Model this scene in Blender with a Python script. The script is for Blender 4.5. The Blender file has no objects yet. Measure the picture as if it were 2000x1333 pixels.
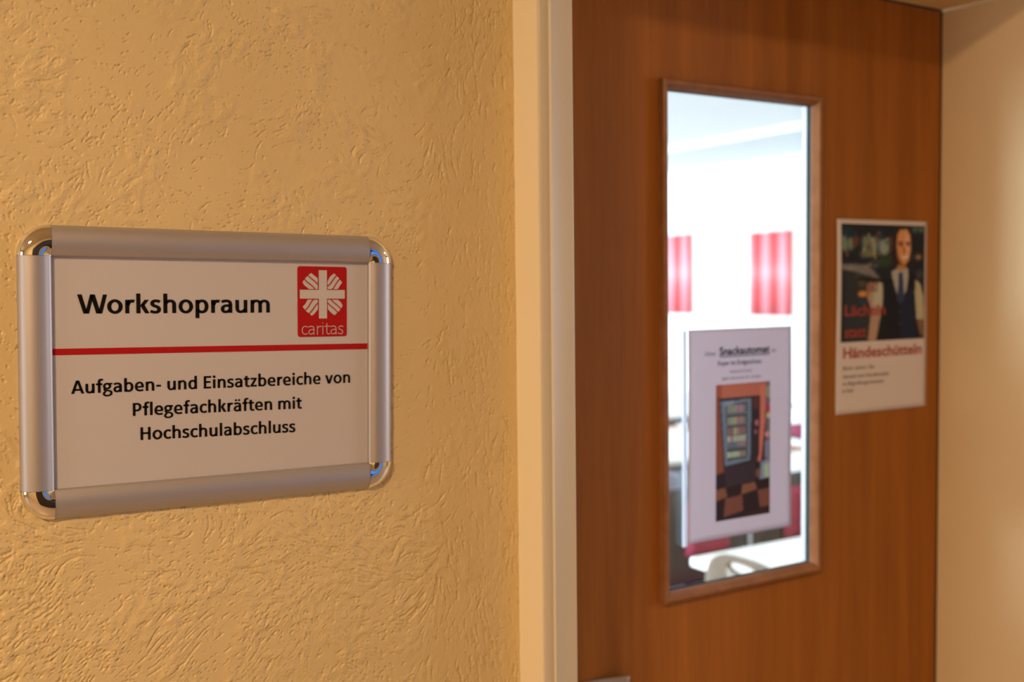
import bpy, bmesh, math, random
import numpy as np
from mathutils import Vector, Matrix

random.seed(7)
scn = bpy.context.scene
COL = scn.collection
EYE = 1.55                       # camera height; design coordinates are relative to the eye

# ------------------------------------------------------------------ camera
YAW, PITCH, ROLL = 0.55086, -0.05207, -0.01129
FPX = 2056.95
cam_d = bpy.data.cameras.new('camera')
cam = bpy.data.objects.new('camera', cam_d); COL.objects.link(cam)
cam_d.sensor_width = 36.0; cam_d.sensor_fit = 'HORIZONTAL'
cam_d.lens = FPX * 36.0 / 2000.0
cam_d.clip_start = 0.02; cam_d.clip_end = 200
_cy, _sy = math.cos(YAW), math.sin(YAW)
_F = Vector((_sy*math.cos(PITCH), _cy*math.cos(PITCH), math.sin(PITCH)))
_R = Vector((_cy, -_sy, 0)); _U = _R.cross(_F)
_R2 = math.cos(ROLL)*_R + math.sin(ROLL)*_U
_U2 = -math.sin(ROLL)*_R + math.cos(ROLL)*_U
_m = Matrix.Identity(4)
for i in range(3):
    _m[i][0] = _R2[i]; _m[i][1] = _U2[i]; _m[i][2] = -_F[i]
_m[0][3], _m[1][3], _m[2][3] = 0, 0, EYE
cam.matrix_world = _m
cam_d.dof.use_dof = True
cam_d.dof.focus_distance = 0.885
cam_d.dof.aperture_fstop = 4.8
cam_d.dof.aperture_blades = 9
scn.camera = cam

# ------------------------------------------------------------------ world, exposure
scn.view_settings.view_transform = 'Standard'
scn.view_settings.look = 'None'
scn.view_settings.gamma = 1.0
scn.view_settings.use_curve_mapping = False
scn.view_settings.exposure = -0.05
w = bpy.data.worlds.new('world'); scn.world = w; w.use_nodes = True
w.node_tree.nodes['Background'].inputs[0].default_value = (0.78, 0.89, 1.0, 1)
w.node_tree.nodes['Background'].inputs[1].default_value = 1.8

# ------------------------------------------------------------------ lights
def area(name, loc, target, sx, sy, power, color, shape='RECTANGLE', spread=180):
    l = bpy.data.lights.new(name, 'AREA'); l.shape = shape
    l.size = sx
    if shape in ('RECTANGLE', 'ELLIPSE'): l.size_y = sy
    l.energy = power; l.color = color; l.spread = math.radians(spread)
    o = bpy.data.objects.new(name, l); COL.objects.link(o)
    o.location = loc
    o.rotation_euler = (Vector(target)-Vector(loc)).to_track_quat('-Z', 'Y').to_euler()
    return o
WARM = (1.0, 0.66, 0.36)
area('hall_lamp_light', (-0.95, -0.46, 2.53), (-0.95, -0.46, 0), 0.30, 0.30, 60, WARM, 'DISK')
area('hall_lamp_light', (3.2, -0.46, 2.53), (3.2, -0.46, 0), 0.30, 0.30, 9, WARM, 'DISK')
area('hall_end_daylight', (-3.85, -0.15, 1.35), (0, -0.1, 1.35), 1.0, 1.9, 17, (1.0, 0.84, 0.64))
area('hall_right_daylight', (4.9, -0.45, 1.5), (0, -0.3, 1.4), 1.3, 1.7, 40, (0.82, 0.85, 1.0))
area('canteen_daylight', (-2.8, 5.5, 1.8), (7, 5.5, 1.6), 6.5, 1.7, 1120, (0.82, 0.92, 1.0))
area('canteen_far_daylight', (3.0, 10.9, 1.8), (4.5, 3, 1.2), 6.0, 1.6, 590, (0.82, 0.92, 1.0))

# ------------------------------------------------------------------ materials
def lin(c):
    r = []
    for v in c:
        v = v/255.0
        r.append(v/12.92 if v <= 0.04045 else ((v+0.055)/1.055)**2.4)
    return tuple(r)
def mat(name, color, rough=0.6, metal=0.0, spec=0.5, coat=0.0, **kw):
    m = bpy.data.materials.new(name); m.use_nodes = True
    b = m.node_tree.nodes['Principled BSDF']
    b.inputs['Base Color'].default_value = (*color, 1)
    b.inputs['Roughness'].default_value = rough
    b.inputs['Metallic'].default_value = metal
    b.inputs['Specular IOR Level'].default_value = spec
    b.inputs['Coat Weight'].default_value = coat
    for k, v in kw.items(): b.inputs[k].default_value = v
    return m
def nd(m, t, **kw):
    n = m.node_tree.nodes.new(t)
    for k, v in kw.items():
        if hasattr(n, k): setattr(n, k, v)
        else: n.inputs[k].default_value = v
    return n
def lk(m, a, b): m.node_tree.links.new(a, b)
def bsdf(m): return m.node_tree.nodes['Principled BSDF']
def add_noise(m, c2, scale=8.0, stretch=(1, 1, 1), detail=4, lo=0.35, hi=0.65, bump=0.0, bscale=None, bdist=0.001):
    """Vary the base colour with object-space noise and add fine relief."""
    tc = nd(m, 'ShaderNodeTexCoord'); mp = nd(m, 'ShaderNodeMapping'); mp.inputs['Scale'].default_value = stretch
    lk(m, tc.outputs['Object'], mp.inputs['Vector'])
    n = nd(m, 'ShaderNodeTexNoise'); n.inputs['Scale'].default_value = scale; n.inputs['Detail'].default_value = detail
    lk(m, mp.outputs[0], n.inputs['Vector'])
    r = nd(m, 'ShaderNodeMapRange'); r.inputs['From Min'].default_value = lo; r.inputs['From Max'].default_value = hi
    lk(m, n.outputs['Fac'], r.inputs['Value'])
    mx = nd(m, 'ShaderNodeMix', data_type='RGBA')
    lk(m, r.outputs[0], mx.inputs[0])
    mx.inputs[6].default_value = bsdf(m).inputs['Base Color'].default_value
    mx.inputs[7].default_value = (*c2, 1)
    lk(m, mx.outputs[2], bsdf(m).inputs['Base Color'])
    if bump:
        n2 = nd(m, 'ShaderNodeTexNoise'); n2.inputs['Scale'].default_value = bscale or scale*4; n2.inputs['Detail'].default_value = 5
        lk(m, mp.outputs[0], n2.inputs['Vector'])
        bp = nd(m, 'ShaderNodeBump'); bp.inputs['Strength'].default_value = bump; bp.inputs['Distance'].default_value = bdist
        lk(m, n2.outputs['Fac'], bp.inputs['Height']); lk(m, bp.outputs[0], bsdf(m).inputs['Normal'])
    return m

M = {}
M['plaster'] = add_noise(mat('yellow_plaster_paint', (0.64, 0.50, 0.265), 0.42, spec=0.35), (0.61, 0.475, 0.245), 6, bump=0.35, bscale=330, bdist=0.0006)
M['yellow_trim'] = add_noise(mat('wall_yellow_lit_side', (0.86, 0.75, 0.52), 0.4), (0.845, 0.735, 0.505), 5, bump=0.05, bscale=60)  # wall yellow lightened: light on the left-facing side put into the colour
M['frame_white'] = add_noise(mat('off_white_frame_lacquer', (0.61, 0.54, 0.40), 0.38), (0.59, 0.52, 0.385), 4, bump=0.05, bscale=50)
M['hall_wall'] = add_noise(mat('hall_wall_paint', (0.62, 0.48, 0.26), 0.7), (0.58, 0.45, 0.24), 2)
M['dark'] = mat('dark_gap', (0.02, 0.014, 0.01), 0.8)
M['white_paint'] = add_noise(mat('white_room_paint', (0.80, 0.82, 0.83), 0.8), (0.78, 0.80, 0.82), 1.5)
M['ceiling'] = add_noise(mat('ceiling_paint', (0.84, 0.86, 0.87), 0.85), (0.82, 0.845, 0.86), 1.2)
M['floor'] = add_noise(mat('dark_linoleum', (0.06, 0.05, 0.065), 0.35), (0.10, 0.08, 0.09), 9, bump=0.05)
M['hall_floor'] = add_noise(mat('hall_linoleum', (0.40, 0.30, 0.20), 0.4), (0.44, 0.33, 0.22), 9)
M['alu'] = add_noise(mat('anodised_aluminium', (0.49, 0.475, 0.50), 0.46, metal=0.75), (0.48, 0.465, 0.49), 4)
M['chrome'] = mat('polished_chrome', (0.86, 0.86, 0.87), 0.035, metal=1.0)
M['steel'] = mat('brushed_steel_leg', (0.55, 0.55, 0.57), 0.28, metal=1.0)
M['paper'] = add_noise(mat('sign_paper', (0.495, 0.475, 0.50), 0.5, spec=0.35), (0.48, 0.458, 0.48), 3.0)
M['ink'] = mat('black_ink', (0.004, 0.0035, 0.003), 0.75, spec=0.12)
M['red'] = mat('red_ink', (0.37, 0.007, 0.008), 0.7, spec=0.15)
M['logo_white'] = mat('logo_white', (0.50, 0.48, 0.49), 0.5, spec=0.35)
M['gasket'] = mat('gasket_and_gap_shade', (0.030, 0.038, 0.038), 0.85, spec=0.08)  # also colours the strip for the shadow gap around the door
M['lining_white'] = mat('white_glazing_lining', (0.36, 0.36, 0.41), 0.6)
M['table_white'] = mat('white_tabletop', (0.85, 0.87, 0.88), 0.35)
M['red_fabric'] = add_noise(mat('red_upholstery', (0.36, 0.04, 0.11), 0.9), (0.29, 0.03, 0.09), 30, bump=0.2)
M['chair_dark'] = mat('dark_chair_frame', (0.03, 0.028, 0.045), 0.4)
M['brown_wood'] = add_noise(mat('brown_beech', (0.30, 0.15, 0.08), 0.4), (0.22, 0.11, 0.06), 12, (1, 8, 1))
M['plywood'] = add_noise(mat('pale_plywood', (0.125, 0.088, 0.062), 0.4), (0.11, 0.077, 0.054), 14, (1, 1, 8))
M['lamp_body'] = mat('lamp_body', (0.8, 0.8, 0.78), 0.4)

def outer_relief(m):
    # the finely modelled relief covers the part beside the door; further out the same trowelled plaster is a bump
    old = [n for n in m.node_tree.nodes if n.type == 'BUMP'][0]
    tc = nd(m, 'ShaderNodeTexCoord'); sp = nd(m, 'ShaderNodeSeparateXYZ'); lk(m, tc.outputs['Object'], sp.inputs[0])
    def ramp(sock, a, b, c=0.0, d=1.0):
        r = nd(m, 'ShaderNodeMapRange'); lk(m, sock, r.inputs[0])
        for k, v in zip(('From Min', 'From Max', 'To Min', 'To Max'), (a, b, c, d)): r.inputs[k].default_value = v
        return r.outputs[0]
    def mul(a, b):
        q = nd(m, 'ShaderNodeMath', operation='MULTIPLY'); lk(m, a, q.inputs[0]); lk(m, b, q.inputs[1]); return q.outputs[0]
    ins = mul(mul(ramp(sp.outputs['X'], -0.03, -0.01), ramp(sp.outputs['X'], 0.58, 0.60, 1, 0)), mul(ramp(sp.outputs['Z'], 1.09, 1.11), ramp(sp.outputs['Z'], 1.87, 1.89, 1, 0)))
    n = nd(m, 'ShaderNodeTexNoise'); n.inputs['Scale'].default_value = 75; n.inputs['Detail'].default_value = 3; n.inputs['Distortion'].default_value = 2.2
    lk(m, tc.outputs['Object'], n.inputs['Vector'])
    big = nd(m, 'ShaderNodeTexNoise'); big.inputs['Scale'].default_value = 14; lk(m, tc.outputs['Object'], big.inputs['Vector'])
    h = mul(mul(ramp(n.outputs['Fac'], 0.46, 0.56), ramp(big.outputs['Fac'], 0.38, 0.60, 0.25, 1.0)), ramp(ins, 0, 1, 1, 0))
    bp = nd(m, 'ShaderNodeBump'); bp.inputs['Strength'].default_value = 0.8; bp.inputs['Distance'].default_value = 0.0012
    lk(m, h, bp.inputs['Height']); lk(m, bp.outputs[0], old.inputs['Normal'])
outer_relief(M['plaster'])
def wood_door():
    m = mat('cherry_veneer', (0.2, 0.08, 0.02), 0.5, spec=0.25)
    tc = nd(m, 'ShaderNodeTexCoord')
    mp = nd(m, 'ShaderNodeMapping'); mp.inputs['Scale'].default_value = (30, 30, 1.3)
    lk(m, tc.outputs['Object'], mp.inputs['Vector'])
    n = nd(m, 'ShaderNodeTexNoise'); n.inputs['Scale'].default_value = 1.0; n.inputs['Detail'].default_value = 7; n.inputs['Distortion'].default_value = 0.6
    lk(m, mp.outputs[0], n.inputs['Vector'])
    mp2 = nd(m, 'ShaderNodeMapping'); mp2.inputs['Scale'].default_value = (240, 240, 9)
    lk(m, tc.outputs['Object'], mp2.inputs['Vector'])
    n2 = nd(m, 'ShaderNodeTexNoise'); n2.inputs['Scale'].default_value = 1.0; n2.inputs['Detail'].default_value = 3
    lk(m, mp2.outputs[0], n2.inputs['Vector'])
    ad = nd(m, 'ShaderNodeMath', operation='MULTIPLY_ADD'); ad.inputs[1].default_value = 0.35
    lk(m, n2.outputs['Fac'], ad.inputs[0]); lk(m, n.outputs['Fac'], ad.inputs[2])
    r = nd(m, 'ShaderNodeValToRGB')
    r.color_ramp.elements[0].position = 0.42; r.color_ramp.elements[0].color = (0.29, 0.098, 0.0115, 1)
    r.color_ramp.elements[1].position = 0.95; r.color_ramp.elements[1].color = (0.45, 0.168, 0.024, 1)
    lk(m, ad.outputs[0], r.inputs['Fac']); lk(m, r.outputs[0], bsdf(m).inputs['Base Color'])
    b = nd(m, 'ShaderNodeBump'); b.inputs['Strength'].default_value = 0.08; b.inputs['Distance'].default_value = 0.0006
    lk(m, n2.outputs['Fac'], b.inputs['Height']); lk(m, b.outputs[0], bsdf(m).inputs['Normal'])
    return m
M['wood'] = wood_door()
def moulding_mat():
    m = mat('cherry_moulding', (0.33, 0.15, 0.07), 0.33, spec=0.5)
    return add_noise(m, (0.27, 0.115, 0.05), 6, (8, 8, 8))
M['moulding'] = moulding_mat()
def glass_mat():
    m = bpy.data.materials.new('pane_glass'); m.use_nodes = True
    nt = m.node_tree; nt.nodes.clear()
    o = nt.nodes.new('ShaderNodeOutputMaterial'); mx = nt.nodes.new('ShaderNodeMixShader')
    t = nt.nodes.new('ShaderNodeBsdfTransparent'); t.inputs[0].default_value = (0.95, 0.98, 0.97, 1)
    g = nt.nodes.new('ShaderNodeBsdfGlossy'); g.inputs['Roughness'].default_value = 0.01
    f = nt.nodes.new('ShaderNodeMapRange'); lw = nt.nodes.new('ShaderNodeLayerWeight'); lw.inputs[0].default_value = 0.5
    pw = nt.nodes.new('ShaderNodeMath'); pw.operation = 'POWER'; pw.inputs[1].default_value = 4.0
    nt.links.new(lw.outputs['Facing'], pw.inputs[0]); nt.links.new(pw.outputs[0], f.inputs[0]); f.inputs['To Min'].default_value = 0.05; f.inputs['To Max'].default_value = 0.9
    nt.links.new(f.outputs[0], mx.inputs[0]); nt.links.new(t.outputs[0], mx.inputs[1])
    nt.links.new(g.outputs[0], mx.inputs[2]); nt.links.new(mx.outputs[0], o.inputs[0])
    return m
M['glass'] = glass_mat()
def sheet_mat(name, col, trans=0.3):
    m = bpy.data.materials.new(name); m.use_nodes = True
    nt = m.node_tree; b = nt.nodes['Principled BSDF']
    b.inputs['Base Color'].default_value = (*col, 1); b.inputs['Roughness'].default_value = 0.45
    tl = nt.nodes.new('ShaderNodeBsdfTranslucent'); tl.inputs[0].default_value = (*col, 1)
    mx = nt.nodes.new('ShaderNodeMixShader'); mx.inputs[0].default_value = trans
    nt.links.new(b.outputs[0], mx.inputs[1]); nt.links.new(tl.outputs[0], mx.inputs[2])
    nt.links.new(mx.outputs[0], nt.nodes['Material Output'].inputs[0])
    return m
M['window_sheet'] = sheet_mat('window_sheet_paper', (0.72, 0.73, 0.86), 0.28)
M['door_sheet'] = sheet_mat('door_sheet_paper', (0.76, 0.745, 0.80), 0.0)
M['curl_sheet'] = sheet_mat('curled_sheet_paper', (0.50, 0.48, 0.48), 0.0)
M['sleeve'] = sheet_mat('clear_sleeve_edge', (0.75, 0.82, 0.92), 0.45)
M['grey_ink'] = mat('grey_ink', (0.06, 0.06, 0.065), 0.5)
M['soft_ink'] = mat('pale_grey_ink', (0.12, 0.115, 0.105), 0.5)
M['poster_red'] = mat('poster_red_ink', (0.40, 0.045, 0.04), 0.5)
def attr_mat(name, rough=0.45):
    m = mat(name, (1, 1, 1), rough)
    a = nd(m, 'ShaderNodeVertexColor'); a.layer_name = 'print'
    lk(m, a.outputs[0], bsdf(m).inputs['Base Color'])
    return m
M['print'] = attr_mat('photo_print', 0.7)
bsdf(M['print']).inputs['Specular IOR Level'].default_value = 0.2
def stripe_fabric():
    m = sheet_mat('red_striped_fabric', (0.8, 0.1, 0.12), 0.3)
    nt = m.node_tree
    tc = nt.nodes.new('ShaderNodeTexCoord'); sp = nt.nodes.new('ShaderNodeSeparateXYZ')
    nt.links.new(tc.outputs['Object'], sp.inputs[0])
    mu = nt.nodes.new('ShaderNodeMath'); mu.operation = 'MULTIPLY'; mu.inputs[1].default_value = 2*math.pi/0.21
    nt.links.new(sp.outputs['Y'], mu.inputs[0])
    si = nt.nodes.new('ShaderNodeMath'); si.operation = 'SINE'; nt.links.new(mu.outputs[0], si.inputs[0])
    rp = nt.nodes.new('ShaderNodeValToRGB'); nt.links.new(si.outputs[0], rp.inputs[0])
    rp.color_ramp.elements[0].position = 0.25; rp.color_ramp.elements[0].color = (0.80, 0.10, 0.125, 1)
    rp.color_ramp.elements[1].position = 0.45; rp.color_ramp.elements[1].color = (0.93, 0.42, 0.50, 1)
    nt.links.new(rp.outputs[0], nt.nodes['Principled BSDF'].inputs['Base Color'])
    for n in nt.nodes:
        if n.type == 'BSDF_TRANSLUCENT': nt.links.new(rp.outputs[0], n.inputs[0])
    return m
M['stripe'] = stripe_fabric()

# ------------------------------------------------------------------ helpers
def link_mesh(name, me, m, parent=None):
    o = bpy.data.objects.new(name, me); COL.objects.link(o)
    if m is not None: me.materials.append(m)
    if parent is not None: o.parent = parent
    return o
def py(name, verts, faces, m, parent=None, smooth=False):
    me = bpy.data.meshes.new(name); me.from_pydata([tuple(v) for v in verts], [], faces); me.update()
    if smooth: me.polygons.foreach_set('use_smooth', [True]*len(me.polygons))
    return link_mesh(name, me, m, parent)
def struct(o): o['kind'] = 'structure'; return o
def tag(o, label, cat, group=None):
    o['label'] = label; o['category'] = cat
    if group: o['group'] = group
    return o
def empty(name, loc=(0, 0, 0), rz=0):
    o = bpy.data.objects.new(name, None); COL.objects.link(o); o.location = loc; o.rotation_euler = (0, 0, rz); o.empty_display_size = 0.05
    return o
class MB:
    def __init__(s): s.v = []; s.f = []
    def box(s, x0, x1, y0, y1, z0, z1):
        b = len(s.v)
        s.v += [(x0,y0,z0),(x1,y0,z0),(x1,y1,z0),(x0,y1,z0),(x0,y0,z1),(x1,y0,z1),(x1,y1,z1),(x0,y1,z1)]
        s.f += [tuple(b+i for i in q) for q in ((0,3,2,1),(4,5,6,7),(0,1,5,4),(1,2,6,5),(2,3,7,6),(3,0,4,7))]
        return s
    def tube(s, pts, r, n=10, close=False):
        pts = [Vector(p) for p in pts]; b = len(s.v); k = len(pts)
        for i, p in enumerate(pts):
            if close: d = pts[(i+1) % k]-pts[i-1]
            else: d = pts[min(i+1, k-1)]-pts[max(i-1, 0)]
            d.normalize(); a = d.orthogonal() if abs(d.z) > .9 else d.cross(Vector((0, 0, 1)))
            a.normalize(); c = d.cross(a)
            for j in range(n):
                t = 2*math.pi*j/n; s.v.append(tuple(p+r*(math.cos(t)*a+math.sin(t)*c)))
        for i in range(k if close else k-1):
            for j in range(n):
                s.f.append((b+i*n+j, b+i*n+(j+1) % n, b+((i+1) % k)*n+(j+1) % n, b+((i+1) % k)*n+j))
        if not close:
            s.f.append(tuple(b+j for j in range(n))[::-1]); s.f.append(tuple(b+(k-1)*n+j for j in range(n)))
        return s
    def build(s, name, m, parent=None, smooth=False, bevel=0):
        o = py(name, s.v, s.f, m, parent, smooth)
        if bevel:
            md = o.modifiers.new('bevel', 'BEVEL'); md.width = bevel; md.segments = 3; md.limit_method = 'ANGLE'
            o.data.polygons.foreach_set('use_smooth', [True]*len(o.data.polygons))
            wn = o.modifiers.new('wn', 'WEIGHTED_NORMAL'); wn.keep_sharp = True
        return o
def copy_tree(o, parent=None):
    c = o.copy(); COL.objects.link(c)
    if parent is not None: c.parent = parent
    for ch in list(o.children): copy_tree(ch, c)
    return c

DW = 0.92581          # plastered wall face
DF = DW-0.045         # face of the door frame
DD = 1.09943          # door face
FX0, FX1 = 0.574, 0.61674
DRX = 1.49318
DTZ = EYE+0.43476
CEIL = 2.60

# ------------------------------------------------------------------ plaster relief
def vnoise(nx, nz, cell, rng):
    """smooth value noise on an nx x nz raster with the given cell size in samples"""
    gx, gz = int(nx/cell)+4, int(nz/cell)+4
    g = rng.standard_normal((gz, gx))
    x = np.arange(nx)/cell+1; z = np.arange(nz)/cell+1
    xi = x.astype(int); zi = z.astype(int); fx = x-xi; fz = z-zi
    fx = fx*fx*(3-2*fx); fz = fz*fz*(3-2*fz)
    a = g[zi][:, xi]; b = g[zi][:, xi+1]; c = g[zi+1][:, xi]; d = g[zi+1][:, xi+1]
    return (a*(1-fx)+b*fx)*(1-fz)[:, None]+(c*(1-fx)+d*fx)*fz[:, None]
def sstep(a, lo, hi):
    t = np.clip((a-lo)/(hi-lo), 0, 1); return t*t*(3-2*t)
def blur(a, r):
    k = np.exp(-0.5*(np.arange(-int(3*r)-1, int(3*r)+2)/r)**2); k /= k.sum(); n = len(k)//2
    p = np.pad(a, n, mode='edge')
    t = sum(k[i]*p[i:i+a.shape[0], :] for i in range(2*n+1))
    return sum(k[i]*t[:, i:i+a.shape[1]] for i in range(2*n+1))
def lic(noise, ang, L, step=1.0):
    nz, nx = noise.shape
    X0, Z0 = np.meshgrid(np.arange(nx, dtype=np.float32), np.arange(nz, dtype=np.float32))
    ca, sa = np.cos(ang).astype(np.float32), np.sin(ang).astype(np.float32)
    acc = noise.astype(np.float32).copy(); wt = 1.0
    for sgn in (1, -1):
        x, z = X0.copy(), Z0.copy()
        for k in range(L):
            xi = np.clip(x, 0, nx-1).astype(np.int32); zi = np.clip(z, 0, nz-1).astype(np.int32)
            x += sgn*step*ca[zi, xi]; z += sgn*step*sa[zi, xi]
            xi = np.clip(x, 0, nx-1).astype(np.int32); zi = np.clip(z, 0, nz-1).astype(np.int32)
            ww = 1-k/L
            acc += ww*noise[zi, xi]; wt += ww*ww
    return acc/math.sqrt(wt)
RES = 0.00062
WX0, WX1 = -0.03, FX0
WZ0, WZ1 = EYE-0.46, EYE+0.34
def plaster():
    rng = np.random.default_rng(11)
    nx = int(round((WX1-WX0)/RES))+1; nz = int(round((WZ1-WZ0)/RES))+1
    mm = 0.001/RES
    xs = np.linspace(WX0, WX1, nx); zs = np.linspace(WZ0, WZ1, nz)
    X, Z = np.meshgrid(xs, zs-EYE)
    # trowel direction: swirling in the middle, upright beside the door frame, rising to the right low down
    edge = sstep(X+0.02*vnoise(nx, nz, 60*mm, rng), 0.43, 0.50)
    low = sstep(-Z, 0.18, 0.30)*(1-sstep(X, 0.25, 0.42))
    ang = 1.3*vnoise(nx, nz, 75*mm, rng)+0.55*vnoise(nx, nz, 16*mm, rng)
    ang = ang*(1-0.6*low)+0.6*low
    ang = ang*(1-edge)+edge*(math.pi/2+0.22*vnoise(nx, nz, 22*mm, rng))
    n1 = blur(rng.standard_normal((nz, nx)), 0.50*mm); n1 /= n1.std()
    n2 = blur(rng.standard_normal((nz, nx)), 0.42*mm); n2 /= n2.std()
    s = lic(n1, ang, int(2.0*mm)); s /= s.std()
    l = lic(n2, ang, int(9*mm)); l /= l.std()
    mixm = np.clip(0.40+0.35*vnoise(nx, nz, 40*mm, rng)+0.35*edge, 0, 1)
    f = s*(1-mixm)+l*mixm
    f /= f.std()
    jag0 = blur(rng.standard_normal((nz, nx)), 0.5*mm); jag0 /= jag0.std()
    dens = 0.30*vnoise(nx, nz, 48*mm, rng)+0.22*vnoise(nx, nz, 20*mm, rng)
    dens += 0.38*sstep(-Z, 0.10, 0.25)-0.35*sstep(Z, 0.08, 0.2)*(1-edge)*sstep(X, 0.12, 0.2)+0.15*(1-sstep(X, 0.06, 0.16))
    # smooth wiped band right beside the sign
    band = np.exp(-((X-0.445)/0.022)**2)*(1-sstep(-Z, 0.17, 0.22))*(1-sstep(Z, 0.0, 0.06))
    dens -= 1.0*band
    thr = 1.42-0.75*dens
    pits = sstep(f+0.30*jag0, thr+0.35*edge, thr+0.35*edge+0.40)                     # grooves and torn spots
    rid = sstep(-f, thr+0.35, thr+1.3)                 # raised flakes
    body = 0.10*vnoise(nx, nz, 9*mm, rng)+0.25*vnoise(nx, nz, 30*mm, rng)
    fine = blur(rng.standard_normal((nz, nx)), 1.3); fine /= fine.std()
    h = -1.0*pits+0.25*rid+0.35*body+0.022*fine*(1+0.8*edge)
    # torn terraces: curved cliffs where one pass of plaster overlaps the last
    n3 = blur(rng.standard_normal((nz, nx)), 2.0*mm); n3 /= n3.std()
    tn = lic(n3, ang, int(5*mm)); tn /= tn.std()
    jag = blur(rng.standard_normal((nz, nx)), 0.5*mm); jag /= jag.std()
    tn = tn+0.35*vnoise(nx, nz, 24*mm, rng)+0.16*s+0.12*jag
    st = sum(sstep(tn, lv-0.035, lv+0.035) for lv in (-1.15, 0.15, 1.35))
    tm = sstep(vnoise(nx, nz, 28*mm, rng)+0.5*dens, -0.3, 0.5)
    h += 0.42*st*tm*(1-0.9*band)*(1-0.6*edge)
    # trowel scratches: single curves, bundles of near-parallel arcs, long upright drags by the door frame
    scr = np.zeros((nz, nx))
    def scratch(x, z, a, curv, length, wgt):
        k = int(length/0.0004); t = np.arange(k)*0.0004
        aa = a+curv*t+0.25*np.cumsum(rng.standard_normal(k))*0.02*4
        px = x+np.cumsum(np.cos(aa))*0.0004; pz = z+np.cumsum(np.sin(aa))*0.0004
        ix_ = ((px-WX0)/RES).astype(int); iz_ = ((pz+EYE-WZ0)/RES).astype(int)
        ok = (ix_ > 0) & (ix_ < nx) & (iz_ > 0) & (iz_ < nz)
        env = np.sin(np.pi*(t+1e-5)/length)**0.4*(0.55+0.45*np.sign(np.sin(t*rng.uniform(300, 900)+rng.uniform(0, 6))))
        np.maximum.at(scr, (iz_[ok], ix_[ok]), (wgt*env)[ok])
    for _ in range(150):
        scratch(rng.uniform(WX0, 0.46), rng.uniform(-0.5, 0.38), rng.uniform(0, 6.28), rng.uniform(-70, 70), rng.uniform(0.006, 0.030), rng.uniform(0.5, 1.0))
    for _ in range(60):
        cx_, cz_, ca_, cc_ = rng.uniform(WX0, 0.46), rng.uniform(-0.5, 0.38), rng.uniform(0, 6.28), rng.uniform(-45, 45)
        for q in range(rng.integers(3, 7)):
            o_ = q*rng.uniform(0.0018, 0.0034)
            scratch(cx_-o_*math.sin(ca_)+rng.uniform(-.004, .004), cz_+o_*math.cos(ca_)+rng.uniform(-.002, .002), ca_+rng.uniform(-.12, .12), cc_, rng.uniform(0.008, 0.030), rng.uniform(0.5, 1.0))
    for _ in range(170):
        scratch(min(0.571, 0.565-abs(rng.normal(0, 0.045))), rng.uniform(-0.5, 0.38), math.pi/2+rng.uniform(-.16, .16), rng.uniform(-14, 14), rng.uniform(0.012, 0.055), rng.uniform(0.45, 1.0))
    scr = blur(scr, 0.8); scr = np.clip(scr*2.6, 0, 1)
    h -= 0.85*scr*(1-0.8*band)
    h = blur(h, 0.5)
    # fade the relief out at the borders of the detailed field
    fade = sstep(X, WX0, WX0+0.02)*sstep(Z+EYE, WZ0, WZ0+0.02)*sstep(-(Z+EYE), -WZ1, -WZ1+0.02)
    return xs, zs, (h*fade)*0.00112
xs, zs, hh = plaster()
def build_front_wall():
    cx = np.concatenate([[-4.0, -2.0, -1.0, -0.4], xs])
    cz = np.concatenate([[0.0, 0.4, 0.8], zs, [2.2, CEIL]])
    H = np.zeros((len(cz), len(cx))); H[3:3+len(zs), 4:4+len(xs)] = hh
    GX, GZ = np.meshgrid(cx, cz)
    co = np.stack([GX, DW-H, GZ], -1).reshape(-1, 3)
    nx, nz = len(cx), len(cz)
    idx = np.arange(nx*nz).reshape(nz, nx)
    q = np.stack([idx[:-1, :-1], idx[:-1, 1:], idx[1:, 1:], idx[1:, :-1]], -1).reshape(-1, 4)
    extra_v, extra_f = [], []
    mb = MB()
    mb.box(-4.0, FX0+0.003, DW+0.012, 1.16, 0, CEIL)
    mb.box(FX0+0.003, DRX+0.045, DW, 1.16, DTZ+0.05, CEIL)
    mb.box(DRX+0.045, 5.0, DW, 1.16, 0, CEIL)
    b = len(co)
    co = np.vstack([co, np.array(mb.v)]); q2 = np.array(mb.f)+b
    q = np.vstack([q, q2])
    me = bpy.data.meshes.new('wall_front')
    me.vertices.add(len(co)); me.vertices.foreach_set('co', co.astype(np.float32).ravel())
    me.loops.add(q.size); me.loops.foreach_set('vertex_index', q.astype(np.int32).ravel())
    me.polygons.add(len(q)); me.polygons.foreach_set('loop_start', np.arange(0, q.size, 4, dtype=np.int32))
    sm = np.ones(len(q), dtype=bool); sm[-len(q2):] = False
    me.polygons.foreach_set('use_smooth', sm)
    me.update(calc_edges=True); me.validate()
    return struct(link_mesh('wall_front', me, M['plaster']))
wall = build_front_wall()
wall['label'] = 'yellow painted trowelled plaster wall around the door'

# ------------------------------------------------------------------ hall shell
HB = -1.70
def plain_wall(name, boxes, m, label=None):
    mb = MB()
    for b in boxes: mb.box(*b)
    o = struct(mb.build(name, m))
    if label: o['label'] = label
    return o
plain_wall('floor', [(-4.05, 5.05, HB, DD+0.06, -0.1, 0.0)], M['hall_floor'])
plain_wall('ceiling', [(-4.05, 5.05, HB, 1.16, CEIL, CEIL+0.1)], M['hall_wall'])
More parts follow.
